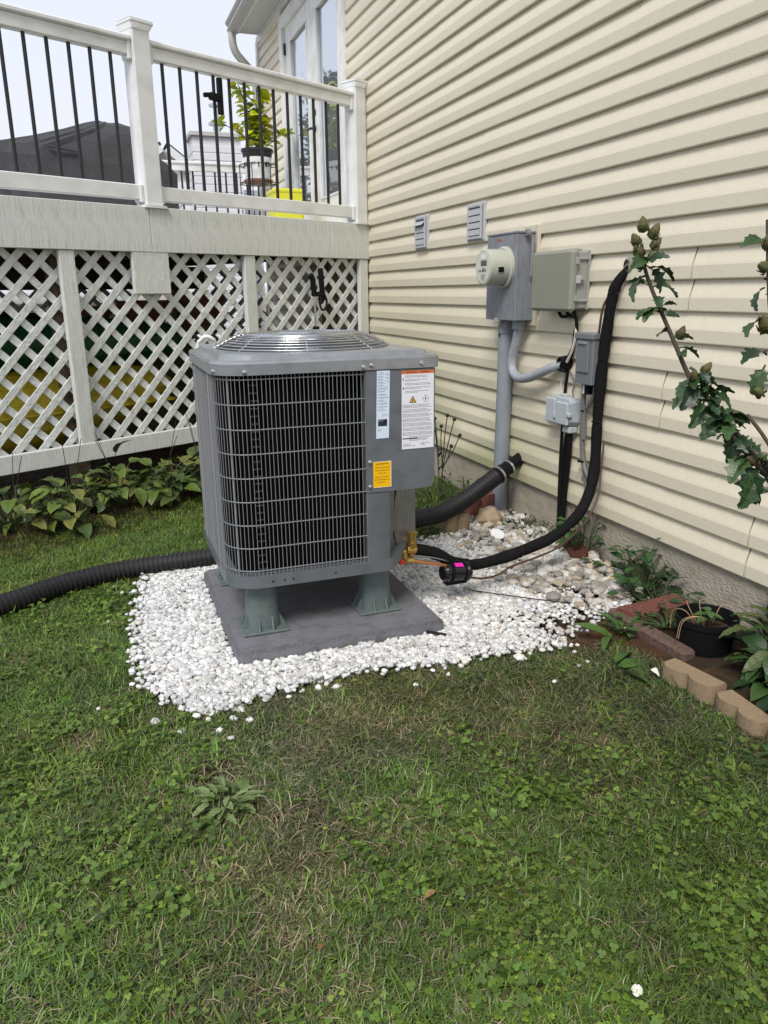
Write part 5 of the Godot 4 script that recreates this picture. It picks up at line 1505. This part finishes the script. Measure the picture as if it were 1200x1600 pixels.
func build_plants() -> void:
	# hostas along the lattice
	var hs: Array = []
	var hc := [[Color(0.098, 0.150, 0.031), Color(0.130, 0.181, 0.039)], [Color(0.117, 0.181, 0.033), Color(0.169, 0.213, 0.050)], [Color(0.072, 0.106, 0.028), Color(0.098, 0.131, 0.033)], [Color(0.156, 0.175, 0.044), Color(0.247, 0.213, 0.066)], [Color(0.065, 0.100, 0.033), Color(0.078, 0.125, 0.033)]]
	for i in 5: hs.append(leaf_mesh(0.105, 0.068, 0.9, 0.22, hc[i][0], hc[i][1], M.leaf, 0.0, 9, 90 + i, 0.04))
	var spots := [[-3.0, 0.24, "leftmost hosta of the row, half cut by the frame"], [-2.72, 0.30, "second hosta, broad clump before the yellow kayak"], [-2.42, 0.25, "hosta with one tall dark leaf at lattice post"], [-2.12, 0.27, "hosta with ragged yellow leaves right of lattice post"], [-1.84, 0.24, "hosta below patch board of the deck"], [-1.60, 0.22, "yellow edged hosta just left of the unit"], [-1.36, 0.20, "last hosta, half hidden behind the unit"]]
	for i in spots.size():
		var q := dloc(spots[i][0], 0.0, spots[i][1])
		q.y = ground_y(q.x, q.z)
		var o := clump_plant("hosta", spots[i][2], "hosta", q, hs, 56, 0.26, 0.22, 0.2, "hostas along the deck lattice", true, 200 + i)
		for k in 2:
			var a := rng.randf() * TAU
			tubep("flower_stalk", PackedVector3Array([Vector3(0, 0.05, 0), Vector3(cos(a) * 0.04, 0.25, sin(a) * 0.04), Vector3(cos(a) * 0.09, rng.randf_range(0.36, 0.46), sin(a) * 0.09)]), 0.0018, M.dry_stem, o, 4)
		if i == 2:
			var big := leaf_mesh(0.15, 0.07, 1.1, 0.3, Color(0.04, 0.085, 0.025), Color(0.045, 0.095, 0.025), M.leaf, 0.0, 9, 99, 0.03)
			put("leaf", big, o, Transform3D(aim(Vector3(0.35, 1.0, 0.3)), Vector3(0.0, 0.28, 0.0)))
	# weeds against the foundation
	var wl: Array = []
	for i in 3: wl.append(leaf_mesh(0.058, 0.036, 0.5, 0.18, [Color(0.035, 0.085, 0.03), Color(0.05, 0.11, 0.035), Color(0.028, 0.065, 0.025)][i], [Color(0.04, 0.10, 0.035), Color(0.06, 0.13, 0.04), Color(0.032, 0.075, 0.03)][i], M.leaf, 0.0, 7, 120 + i, 0.01))
	clump_plant("weed", "leafy upright weed against foundation left of nursery pot", "weed", Vector3(1.97, 0.0, -2.37), wl, 46, 0.30, 0.11, 0.2, "", true, 301)
	clump_plant("weed", "trailing weed on rocks just above the red scalloped block", "weed", Vector3(1.93, 0.0, -2.22), wl, 34, 0.13, 0.17, 0.2, "", true, 302)
	clump_plant("weed", "weed climbing the foundation behind the insulated line", "weed", Vector3(2.0, 0.0, -2.83), wl, 30, 0.34, 0.08, 0.2, "", true, 303)
	clump_plant("weed", "small weed in the gravel at foot of foundation", "weed", Vector3(1.99, 0.0, -2.62), wl, 16, 0.10, 0.08, 0.3, "", true, 304)
	clump_plant("weed", "thin pale weed standing between two leafy weeds", "weed", Vector3(2.0, 0.0, -2.52), wl, 14, 0.20, 0.05, 0.5, "", true, 305)
	var sl: Array = []
	for i in 3: sl.append(leaf_mesh(0.036, 0.016, 0.5, 0.15, [Color(0.03, 0.07, 0.02), Color(0.045, 0.10, 0.03), Color(0.06, 0.12, 0.03)][i], [Color(0.03, 0.075, 0.02), Color(0.05, 0.11, 0.03), Color(0.065, 0.13, 0.035)][i], M.leaf, 0.0, 5, 140 + i))
	var gs := [[1.95, -3.95, 0.22, 0.2, "green weed at wall just behind the service conduit"], [1.80, -4.05, 0.18, 0.25, "low green weeds round the dead seed heads"], [1.58, -3.75, 0.10, 0.2, "short weeds behind the corrugated hose"], [1.45, -3.50, 0.08, 0.15, "low weeds right behind the heat pump corner"], [1.96, -3.30, 0.12, 0.12, "weeds under the black cables at the foundation"], [1.98, -3.12, 0.10, 0.09, "weed tuft at the foot of the black cables"], [1.83, -3.52, 0.07, 0.1, "sprig of weed beside the large tan rock"], [1.66, -2.08, 0.07, 0.07, "little weed at the corner of the brown block"], [1.82, -2.04, 0.07, 0.10, "clover like weed inside bed before the pot"], [1.56, -1.28, 0.06, 0.08, "bright weed at the foot of third tan block"]]
	for i in gs.size():
		clump_plant("weed", gs[i][4], "weed", Vector3(gs[i][0], ground_y(gs[i][0], gs[i][1]), gs[i][1]), sl, 42, gs[i][2], gs[i][3], 0.45, "", true, 320 + i)
	# broad leaved plants in the bed at the right
	var bl: Array = []
	for i in 4: bl.append(leaf_mesh(0.105, 0.050, 0.8, 0.22, [Color(0.035, 0.075, 0.028), Color(0.05, 0.10, 0.035), Color(0.028, 0.06, 0.025), Color(0.085, 0.115, 0.035)][i], [Color(0.04, 0.09, 0.03), Color(0.06, 0.115, 0.035), Color(0.03, 0.065, 0.025), Color(0.10, 0.12, 0.04)][i], M.leaf, 0.0, 9, 160 + i, 0.015))
	var bp := [[1.885, -1.555, 0.15, 0.11, "dark broad leaved plant right of the nursery pot"], [1.93, -1.60, 0.22, 0.14, "broad leaved plant with upright brown stubs by wall"], [1.86, -1.42, 0.16, 0.13, "low dark leafy plant behind the third tan block"], [2.0, -1.42, 0.32, 0.10, "tall leafy stem against foundation at right frame edge"], [1.99, -1.70, 0.24, 0.07, "withered yellow leaved plant right behind the pot"]]
	for i in bp.size():
		var o := clump_plant("bed_plant", bp[i][4], "plant", Vector3(bp[i][0], 0.02, bp[i][1]), bl, 34, bp[i][2], bp[i][3], 0.1 if i != 4 else 0.9, "", true, 360 + i)
		if i == 1 or i == 4:
			for k in 6:
				var q := Vector3(rng.randf_range(-0.06, 0.06), 0, rng.randf_range(-0.10, 0.10))
				tubep("cut_stalk", PackedVector3Array([q, q + Vector3(rng.randf_range(-0.01, 0.01), rng.randf_range(0.2, 0.30), rng.randf_range(-0.01, 0.01))]), 0.0045, M.stem, o, 6)
	# dead flower with seed heads
	var df := thing("dead_flower", "dead dark stalks with round seed heads behind the unit", "dead plant", Vector3(1.80, 0.0, -3.98))
	for e in [[0.03, 0.52, 0.02], [-0.03, 0.50, -0.02], [0.06, 0.50, 0.05], [-0.05, 0.44, 0.03], [0.11, 0.40, 0.02], [0.02, 0.45, -0.04], [0.08, 0.33, -0.03]]:
		var tip := Vector3(e[0], e[1], e[2])
		tubep("stalk", curve([Vector3(0, 0, 0), Vector3(0.012 * signf(e[0]), 0.2, 0), tip * Vector3(0.6, 0.75, 0.6), tip], 4), 0.003, M.dry_stem, df, 5)
		var sb := Mb.new()
		sb.lathe([Vector2(0, -0.012), Vector2(0.010, -0.008), Vector2(0.012, 0.003), Vector2(0.006, 0.010), Vector2(0, 0.011)], Transform3D.IDENTITY, 8)
		mk("seed_head", sb, M.dry_stem, df, Transform3D(Basis.IDENTITY, tip))
	var dl := leaf_mesh(0.05, 0.016, 1.0, 0.3, Color(0.04, 0.03, 0.02), Color(0.03, 0.024, 0.018), M.leaf, 0.0, 5, 180)
	for i in 12:
		var a := rng.randf() * TAU
		put("leaf", dl, df, Transform3D(aim(Vector3(cos(a), -0.3, sin(a))), Vector3(0.01, rng.randf_range(0.12, 0.38), 0)))
	build_shrub()
	# broadleaf rosettes and leaves in the lawn
	var rl: Array = []
	for i in 3: rl.append(leaf_mesh(0.048, 0.019, 0.4, 0.2, [Color(0.15, 0.21, 0.08), Color(0.20, 0.26, 0.11), Color(0.12, 0.17, 0.065)][i], [Color(0.17, 0.23, 0.09), Color(0.23, 0.29, 0.12), Color(0.14, 0.19, 0.07)][i], M.leaf, 0.18, 9, 190 + i))
	for q in [[0.19, -1.64, "pale green dandelion rosette in the middle of the lawn", 44]]:
		clump_plant("weed_rosette", q[2], "weed", Vector3(q[0], ground_y(q[0], q[1]) + 0.008, q[1]), rl, q[3], 0.045, 0.055, 0.25, "", false, int(q[1] * -100))
	# larger plantain leaves by the brown block
	var pl: Array = [leaf_mesh(0.13, 0.034, 0.6, 0.2, Color(0.075, 0.15, 0.035), Color(0.085, 0.17, 0.04), M.leaf, 0.0, 9, 195)]
	clump_plant("plantain", "long bright green leaves beside brown edging block", "weed", Vector3(1.615, 0.01, -2.06), pl, 5, 0.06, 0.03, 0.35, "", false, 401)
	clump_plant("plantain", "long pale blade leaves in grass left of first tan block", "weed", Vector3(1.47, 0.01, -1.86), pl, 4, 0.05, 0.04, 0.3, "", false, 402)
	# white petal litter and clover flower
	var pm := leaf_mesh(0.035, 0.03, 0.9, 0.5, Color(0.75, 0.76, 0.78), Color(0.78, 0.79, 0.80), M.petal, 0.0, 6, 3)
	tag(put("white_scrap", pm, self, Transform3D(Basis(Vector3.UP, 0.6), Vector3(1.545, 0.035, -1.79))), "curled white scrap lying in grass by the tan blocks", "litter")
	var cf := thing("clover_flower", "white clover blossom in the grass at bottom right", "flower", Vector3(0.755, 0.0, -0.835))
	tubep("stem", PackedVector3Array([Vector3(0, 0, 0), Vector3(0, 0.04, 0)]), 0.0012, M.stem_green, cf, 5)
	var fm := Mb.new()
	for i in 46:
		var d := Vector3(rng.randfn(), rng.randfn() * 0.8 + 0.35, rng.randfn()).normalized()
		fm.box(Vector3(0.0022, 0.0022, 0.007), Transform3D(aim(d), Vector3(0, 0.044, 0) + d * 0.006), 0.0)
	mk("blossom", fm, M.petal, cf)
	var dm := leaf_mesh(0.030, 0.012, 0.7, 0.3, Color(0.28, 0.13, 0.05), Color(0.33, 0.17, 0.07), M.leaf, 0.0, 6, 6)
	for q in [[0.53, -1.18, "orange brown dead leaf in the lawn"], [0.0, -3.98, "reddish dead leaf in grass before the hostas"], [0.10, -4.05, "tan dead leaf in grass near the hose"], [0.27, -1.12, "small tan leaf low in the lawn"]]:
		tag(put("dead_leaf", dm, self, Transform3D(Basis(Vector3.UP, q[0] * 9.0), Vector3(q[0], ground_y(q[0], q[1]) + 0.035, q[1]))), q[2], "leaf", "dead leaves on the lawn")

func build_shrub() -> void:
	var s := thing("hibiscus_shrub", "rose of sharon branches with green buds at right frame edge", "shrub", Vector3(1.10, 0.0, -0.72))
	var o := s.position
	var lv: Array = []
	for i in 4: lv.append(leaf_mesh(0.058, 0.036, 0.8, 0.25, [Color(0.028, 0.065, 0.028), Color(0.04, 0.085, 0.03), Color(0.022, 0.05, 0.025), Color(0.05, 0.095, 0.035)][i], [Color(0.03, 0.075, 0.03), Color(0.045, 0.095, 0.033), Color(0.025, 0.055, 0.027), Color(0.06, 0.11, 0.04)][i], M.leaf, 0.32, 11, 210 + i, 0.012))
	var prof := [Vector2(0, 0), Vector2(0.0055, 0.002), Vector2(0.0095, 0.009), Vector2(0.0098, 0.015), Vector2(0.007, 0.022), Vector2(0.003, 0.0275), Vector2(0.0, 0.030)]
	var buds: Array = []
	for c in [Color(1.0, 1.0, 1.0), Color(1.25, 0.95, 0.85), Color(0.75, 0.62, 0.6), Color(1.3, 1.25, 0.9)]:
		var bv := Mb.new()
		bv.col = c
		bv.lathe(prof, Transform3D.IDENTITY, 9)
		for i in bv.v.size():   # ribbed, slightly lopsided
			var w := bv.v[i]
			var a := atan2(w.z, w.x)
			var k := 1.0 + 0.13 * cos(a * 5.0) + 0.12 * cos(a + c.r * 9.0)
			bv.v[i] = Vector3(w.x * k, w.y, w.z * k)
			if cos(a * 5.0) < -0.2: bv.c[i] = bv.c[i] * 0.72
		buds.append(bv.mesh(M.bud))
	var cal := Mb.new()
	for i in 6:
		var a := TAU * i / 6
		cal.tube(PackedVector3Array([Vector3(0, 0.0, 0), Vector3(cos(a) * 0.010, 0.004, sin(a) * 0.010), Vector3(cos(a) * 0.013, 0.014, sin(a) * 0.013)]), PackedFloat32Array([0.002, 0.0022, 0.0006]), 4)
	var calm := cal.mesh(M.stem_green)
	var add_bud := func(p: Vector3, dir: Vector3, sc: float):
		var y := dir.normalized(); var x := y.cross(Vector3.FORWARD).normalized()
		var node := put("bud", buds[int(sc * 977.0 + p.y * 3100.0) % 4], s, Transform3D(Basis(x, y, x.cross(y)).scaled(Vector3(0.74, 0.80, 0.74) * sc), p - o))
		put("sepals", calm, node)
	# main branch, from the root out of frame to the tip
	var br := [Vector3(1.10, 0.0, -0.72), Vector3(1.14, 0.45, -0.78), Vector3(1.08, 0.80, -0.86), Vector3(1.005, 0.905, -0.93), Vector3(0.978, 0.960, -0.972), Vector3(0.952, 1.012, -1.008), Vector3(0.928, 1.046, -1.037), Vector3(0.902, 1.122, -1.068), Vector3(0.868, 1.218, -1.100), Vector3(0.858, 1.270, -1.108)]
	var loc: Array = []
	for q in br: loc.append(q - o)
	var cp := curve(loc, 6)
	var rad := PackedFloat32Array()
	for i in cp.size(): rad.append(lerpf(0.009, 0.0026, pow(float(i) / cp.size(), 0.6)))
	tubep("branch", cp, rad, M.stem, s, 8)
	# side branches
	for e in [[Vector3(1.03, 0.87, -0.90), Vector3(0.985, 0.93, -0.955), Vector3(0.955, 0.985, -0.985)], [Vector3(1.10, 0.70, -0.80), Vector3(1.04, 0.95, -0.92), Vector3(1.008, 1.14, -0.966), Vector3(0.999, 1.30, -0.99)], [Vector3(1.06, 0.83, -0.88), Vector3(1.01, 0.955, -0.945), Vector3(0.985, 1.0, -0.972)]]:
		var l2: Array = []
		for q in e: l2.append(q - o)
		tubep("branch", curve(l2, 5), 0.0032, M.stem, s, 6)
	# bud clusters: tip, middle, right edge
	for q in [[0.858, 1.288, -1.106, -0.3, 1.0, 1.1], [0.850, 1.268, -1.107, -0.8, 0.9, 1.0], [0.874, 1.278, -1.106, 0.5, 1.0, 1.15], [0.876, 1.262, -1.104, 0.7, 0.8, 1.0], [0.856, 1.250, -1.104, -0.7, 0.6, 1.1], [0.870, 1.244, -1.102, 0.5, 0.5, 0.9], [0.860, 1.232, -1.102, -0.6, 0.3, 1.0], [0.909, 1.118, -1.06, 0.35, 1.0, 1.0], [0.940, 1.062, -1.03, 0.5, 0.8, 1.0], [0.926, 1.050, -1.03, -0.3, 0.4, 1.1], [0.985, 0.925, -0.945, -0.9, 0.5, 1.1], [1.0, 1.255, -0.982, -0.4, 0.9, 1.1], [0.998, 1.225, -0.98, -0.8, 0.3, 1.1], [1.002, 1.13, -0.97, -0.5, 0.9, 1.35], [0.998, 1.035, -0.958, -0.9, 0.3, 1.1]]:
		add_bud.call(Vector3(q[0], q[1], q[2]), Vector3(q[3], q[4], 0.2), q[5])
	# leaves: position, direction
	var L := [[0.872, 1.235, -1.10, 0.9, -0.15, 0.2, 1.0], [0.862, 1.222, -1.10, -0.8, -0.55, 0.2, 1.1], [0.868, 1.236, -1.098, 0.6, -0.9, 0.5, 1.0], [0.876, 1.205, -1.092, 1.0, -0.05, 0.1, 1.1], [0.884, 1.165, -1.085, -1.0, 0.05, 0.1, 1.0], [0.886, 1.17, -1.083, 0.8, 0.35, 0.0, 0.55], [0.898, 1.13, -1.07, -1.0, 0.1, 0.1, 0.7], [0.908, 1.105, -1.06, 0.9, -0.1, 0.3, 0.8], [0.922, 1.075, -1.035, 0.25, -0.9, 0.6, 1.35], [0.926, 1.062, -1.035, -0.9, -0.35, 0.3, 1.3], [0.930, 1.052, -1.03, -0.75, -0.6, 0.5, 1.2], [0.936, 1.052, -1.03, 0.95, -0.2, 0.2, 1.2], [0.945, 1.035, -1.02, 0.7, -0.3, 0.5, 1.0], [0.940, 1.022, -1.02, -0.7, -0.8, 0.5, 1.1], [0.950, 1.015, -1.01, -0.4, -0.9, 0.4, 1.0], [0.955, 1.0, -1.0, 0.8, 0.1, 0.3, 1.1], [0.962, 0.995, -1.0, -0.9, -0.3, 0.4, 1.2], [0.970, 0.98, -0.985, 0.8, 0.45, 0.1, 0.9], [0.975, 0.968, -0.98, -0.5, -0.9, 0.4, 1.0], [0.985, 0.94, -0.96, -0.95, -0.45, 0.4, 1.3], [0.985, 0.93, -0.955, -0.3, -1.0, 0.5, 1.5], [0.995, 0.92, -0.945, -0.55, -0.9, 0.4, 1.5], [1.0, 0.91, -0.94, 0.3, -0.8, 0.5, 1.4], [1.005, 0.92, -0.93, -0.2, -0.6, 0.9, 1.3], [1.01, 0.90, -0.92, 0.5, -0.6, 0.6, 1.3], [1.0, 1.15, -0.975, -1.0, -0.1, 0.2, 1.2], [1.004, 1.10, -0.965, -1.0, 0.1, 0.2, 1.2], [1.004, 1.08, -0.965, -0.6, -0.8, 0.2, 1.0], [1.0, 1.20, -0.985, -0.8, -0.7, 0.2, 0.9], [1.0, 1.27, -0.99, -0.9, 0.1, 0.2, 1.0], [1.0, 1.215, -0.98, 0.6, -0.5, 0.3, 1.2], [1.02, 0.96, -0.93, 0.4, 0.2, 0.5, 1.3], [1.04, 0.88, -0.90, 0.7, -0.2, 0.4, 1.3], [1.05, 0.82, -0.87, -0.4, -0.5, 0.5, 1.3]]
	var sr := RandomNumberGenerator.new(); sr.seed = 515
	for i in 52:
		var f := sr.randf_range(0.34, 0.70)
		if i > 44: f = sr.randf_range(0.80, 0.97)
		var q := cp[clampi(int(f * (cp.size() - 1)), 0, cp.size() - 1)]
		var a := sr.randf() * TAU
		var d := Vector3(cos(a), sr.randf_range(-0.7, 0.5), sin(a))
		put("leaf", lv[sr.randi() % 4], s, Transform3D(aim(d, sr.randf_range(-0.9, 0.9)).scaled(Vector3.ONE * sr.randf_range(0.35, 0.75)), q + d * 0.004))
	for i in L.size():
		var q: Array = L[i]
		if i > 3:   # a smaller companion leaf from the same node
			put("leaf", lv[(i + 2) % 4], s, Transform3D(aim(Vector3(-q[3] * 0.7 + 0.2, q[4] * 0.4 + 0.2, q[5] + 0.3), cos(i * 1.7) * 0.8).scaled(Vector3.ONE * 0.48), Vector3(q[0] + 0.004, q[1] - 0.010, q[2] + 0.004) - o))
		put("leaf", lv[i % 4], s, Transform3D(aim(Vector3(q[3], q[4], q[5]), sin(i * 2.3) * 0.7).scaled(Vector3.ONE * q[6] * 0.74), Vector3(q[0], q[1], q[2]) - o))

# ---------------------------------------------------------------- lawn
func grass_clump(seed_: int, n: int, rad: float, lmin: float, lmax: float, wid: float, lay: float, pal: Array) -> ArrayMesh:
	var rr := RandomNumberGenerator.new(); rr.seed = seed_
	var b := Mb.new()
	for i in n:
		var a := rr.randf() * TAU
		var r := rad * sqrt(rr.randf())
		var p := Vector3(cos(a) * r, -0.004, sin(a) * r)
		var d := rr.randf() * TAU
		var out := Vector3(cos(d), 0, sin(d))
		var lean := clampf(lay + rr.randfn() * 0.3, 0.05, 1.45)
		var ln := rr.randf_range(lmin, lmax)
		var w := wid * rr.randf_range(0.6, 1.3)
		var side := Vector3(-out.z, 0, out.x)
		var c: Color = pal[rr.randi() % pal.size()]
		c = c * rr.randf_range(0.6, 1.4)
		var curl := rr.randfn() * (0.12 if wid > 0.004 else 0.24)
		var prev := p; var pw := w * 0.7
		var segs := 3
		for s in segs:
			var t := float(s + 1) / segs
			var ang := lean * (0.55 + 0.75 * t)
			out = out.rotated(Vector3.UP, curl)
			side = Vector3(-out.z, 0, out.x)
			var nx := prev + (out * sin(ang) + Vector3.UP * cos(ang)) * (ln / segs)
			if nx.y < 0.003: nx.y = 0.003
			var nw := w * (1.0 if s == 0 else (0.75 if s == 1 else 0.0))
			var nn := (Vector3.UP * sin(ang) - out * cos(ang))
			nn = (nn + Vector3(0, 0.45, 0) + side * rr.randf_range(-0.3, 0.3)).normalized()
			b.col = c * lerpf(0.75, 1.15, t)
			if nw > 0:
				b.t(prev - side * pw * 0.5, prev + side * pw * 0.5, nx + side * nw * 0.5, nn, nn, nn)
				b.t(prev - side * pw * 0.5, nx + side * nw * 0.5, nx - side * nw * 0.5, nn, nn, nn)
			else:
				b.t(prev - side * pw * 0.5, prev + side * pw * 0.5, nx, nn, nn, nn)
			prev = nx; pw = nw
	return b.mesh(M.grass)

func clover_clump(seed_: int, n: int, rad: float) -> ArrayMesh:
	var rr := RandomNumberGenerator.new(); rr.seed = seed_
	var b := Mb.new()
	for i in n:
		var a := rr.randf() * TAU; var r := rad * sqrt(rr.randf())
		var h := rr.randf_range(0.010, 0.036)
		var c := Vector3(cos(a) * r, h, sin(a) * r)
		var col: Color = [Color(0.062, 0.118, 0.016), Color(0.086, 0.150, 0.020), Color(0.046, 0.092, 0.016), Color(0.140, 0.205, 0.030)][rr.randi() % 4]
		var sz := rr.randf_range(0.0030, 0.0060)
		var tilt := Basis(Vector3(rr.randfn(), 0, rr.randfn()).normalized(), rr.randf_range(0.0, 0.5)) * Basis(Vector3.UP, rr.randf() * TAU)
		for k in 3:
			var la := TAU * k / 3
			var ctr := Vector3(cos(la), 0.05, sin(la)) * sz
			b.col = col * rr.randf_range(0.85, 1.2)
			var ring: Array[Vector3] = []
			for q in 7:
				var ra := TAU * q / 7 + la
				var er := sz * (0.98 if q != 0 else 0.82)
				ring.append(c + tilt * (ctr + Vector3(cos(ra) * er, 0.12 * er * absf(sin(ra - la)), sin(ra) * er)))
			var up := (tilt * Vector3.UP).normalized()
			for q in 7: b.t(c + tilt * ctr, ring[q], ring[(q + 1) % 7], up, up, up)
		b.col = col * 0.8
		b.t(c, c + Vector3(0.0012, -h, 0), c + Vector3(-0.0012, -h, 0), Vector3.BACK, Vector3.BACK, Vector3.BACK)
	return b.mesh(M.grass)

func scatter(called: String, label: String, mesh: Mesh, pts: Array, cat := "grass") -> void:
	var mm := MultiMesh.new()
	mm.transform_format = MultiMesh.TRANSFORM_3D
	mm.use_colors = true
	mm.mesh = mesh
	mm.instance_count = pts.size()
	for i in pts.size():
		mm.set_instance_transform(i, pts[i][0])
		mm.set_instance_color(i, pts[i][1])
	var o := MultiMeshInstance3D.new()
	o.name = numbered(called, self)
	o.multimesh = mm
	add_child(o)
	tag(o, label, cat, "", "stuff")

func lawn_ok(p: Vector2, edge: float) -> bool:
	if p.x > 2.03: return false
	var jit := Vector2(rng.randfn(), rng.randfn()) * edge
	if Geometry2D.is_point_in_polygon(p + jit, gravel_poly): return false
	if p.x > 1.62 and p.y > -2.22 + jit.x: return false
	if p.distance_to(Vector2(1.55, -2.14)) < 0.15 + jit.x: return false
	if Rect2(0.33, -3.2, 0.76, 0.88).has_point(p): return false
	if (Vector3(p.x, 0, p.y) - DECK).dot(DZ) < 0.42 + jit.y: return false
	return true

func build_lawn() -> void:
	var pal_mix := [Color(0.072, 0.100, 0.030), Color(0.095, 0.121, 0.042), Color(0.058, 0.080, 0.026), Color(0.126, 0.141, 0.070), Color(0.085, 0.125, 0.030), Color(0.165, 0.169, 0.098), Color(0.047, 0.065, 0.022)]
	var pal_dry := [Color(0.28, 0.22, 0.125), Color(0.20, 0.155, 0.085), Color(0.34, 0.28, 0.175), Color(0.14, 0.11, 0.06), Color(0.12, 0.10, 0.05)]
	var pal_fresh := [Color(0.072, 0.129, 0.015), Color(0.096, 0.158, 0.019), Color(0.059, 0.103, 0.015), Color(0.129, 0.181, 0.034)]
	var pn := FastNoiseLite.new(); pn.seed = 77; pn.frequency = 1.6; pn.fractal_octaves = 3
	var sets := {"a": [], "b": [], "c": [], "dry": [], "fresh": [], "clover": []}
	for i in 80000:
		var p := Vector2(rng.randf_range(-2.4, 2.02), rng.randf_range(-5.2, -0.35))
		if p.x < -1.1 and rng.randf() < 0.35: continue
		if p.y > -1.7 and rng.randf() < 0.0: continue
		if not lawn_ok(p, 0.03): continue
		var v := pn.get_noise_2d(p.x, p.y)
		var v2 := pn.get_noise_2d(p.x * 2.3 + 40.0, p.y * 2.3)
		# greener to the left, by the lattice and low at the right; tired in the middle
		var green := smoothstep(0.34, -0.02, p.x + v * 0.3) * 0.85
		green = maxf(green, smoothstep(-3.1, -3.6, p.y))
		green = maxf(green, smoothstep(0.85, 0.35, p.distance_to(Vector2(0.88, -0.98)) + v * 0.3) * 0.95)
		var bare := 0.0
		for q in [[0.17, -1.77, 0.13], [0.0, -2.32, 0.10], [-0.15, -2.05, 0.10], [-0.37, -2.66, 0.10], [0.35, -1.55, 0.10], [1.05, -1.35, 0.08]]:
			bare = maxf(bare, smoothstep(q[2], q[2] * 0.3, p.distance_to(Vector2(q[0], q[1]))))
		if rng.randf() < bare * 0.85: continue
		var y := ground_y(p.x, p.y)
		var sc := rng.randf_range(0.75, 1.2)
		var t := Transform3D(Basis(Vector3.UP, rng.randf() * TAU).scaled(Vector3(sc, sc * rng.randf_range(0.8, 1.15), sc)), Vector3(p.x, y, p.y))
		var tired := smoothstep(0.75, 0.2, p.distance_to(Vector2(0.55, -1.55)) + v * 0.3)
		var k := 1.02 + v2 * 0.5 + pn.get_noise_2d(p.x * 7.0, p.y * 7.0) * 0.35 - 0.2 * smoothstep(0.6, 1.1, p.x) - 0.08 * tired
		var col := Color(k * (1.0 + v * 0.15), k, k * (1.0 - v * 0.1))
		var r := rng.randf()
		if r < 0.12 + 0.10 * (1.0 - green) + 0.14 * tired + bare * 0.4: sets.dry.append([t, col])
		elif r < 0.30 + green * 0.42: sets.fresh.append([t, col])
		elif r < 0.78: sets.a.append([t, col])
		elif r < 0.955: sets.b.append([t, col])
		else: sets.c.append([t, col])
		if rng.randf() < (green * (0.9 if p.x > 0.4 else 0.50) + maxf(v2, 0.0) * 0.08) * 0.30 * smoothstep(-0.4, 0.4, v2 + v) and p.y > -3.35 + v * 0.3: sets.clover.append([t, Color(k, k, k * 0.9) * rng.randf_range(0.7, 1.15)])
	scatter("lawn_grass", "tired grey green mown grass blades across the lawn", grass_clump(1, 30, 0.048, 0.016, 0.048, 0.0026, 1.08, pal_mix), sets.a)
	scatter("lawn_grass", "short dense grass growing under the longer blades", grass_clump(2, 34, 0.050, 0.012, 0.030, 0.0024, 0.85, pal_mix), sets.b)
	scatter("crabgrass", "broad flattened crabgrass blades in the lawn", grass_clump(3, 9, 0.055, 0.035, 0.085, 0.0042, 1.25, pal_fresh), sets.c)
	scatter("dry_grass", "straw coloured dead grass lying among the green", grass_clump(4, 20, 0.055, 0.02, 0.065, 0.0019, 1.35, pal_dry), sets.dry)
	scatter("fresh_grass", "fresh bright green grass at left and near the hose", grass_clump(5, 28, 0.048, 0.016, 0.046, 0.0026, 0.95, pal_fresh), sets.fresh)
	scatter("clover", "three leaved clover spreading through the lawn", clover_clump(6, 7, 0.06), sets.clover, "clover")
	# grass clippings blown over the stones and the pad
	var clip: Array = []
	for i in 150:
		var e := gravel_poly[rng.randi() % 20]
		var p := e.lerp(Vector2(0.75, -2.5), rng.randf() * rng.randf() * 0.5) + Vector2(rng.randfn(), rng.randfn()) * 0.03
		if not Geometry2D.is_point_in_polygon(p, gravel_poly) or p.x > 1.95: continue
		var on_pad := Rect2(0.345, -3.18, 0.72, 0.83).has_point(p)
		clip.append([Transform3D(Basis(Vector3.UP, rng.randf() * TAU), Vector3(p.x, 0.063 if on_pad else 0.036, p.y)), Color(0.8, 0.85, 0.7) * rng.randf_range(0.5, 1.1)])
	scatter("grass_clippings", "dry grass clippings lying on the white stones", grass_clump(12, 3, 0.03, 0.012, 0.04, 0.0022, 1.5, pal_dry), clip, "clippings")
	# mulch and dead stems under the hostas
	var mul: Array = []
	for i in 1500:
		var q := dloc(rng.randf_range(-4.4, -0.9), 0.0, rng.randf_range(0.02, 0.62))
		mul.append([Transform3D(Basis(Vector3.UP, rng.randf() * TAU), Vector3(q.x, ground_y(q.x, q.z), q.z)), Color(0.6, 0.55, 0.5) * rng.randf_range(0.5, 1.1)])
	scatter("dead_stems", "brown dead stems and litter under the hostas", grass_clump(9, 16, 0.06, 0.03, 0.10, 0.0030, 1.35, pal_dry), mul, "litter")
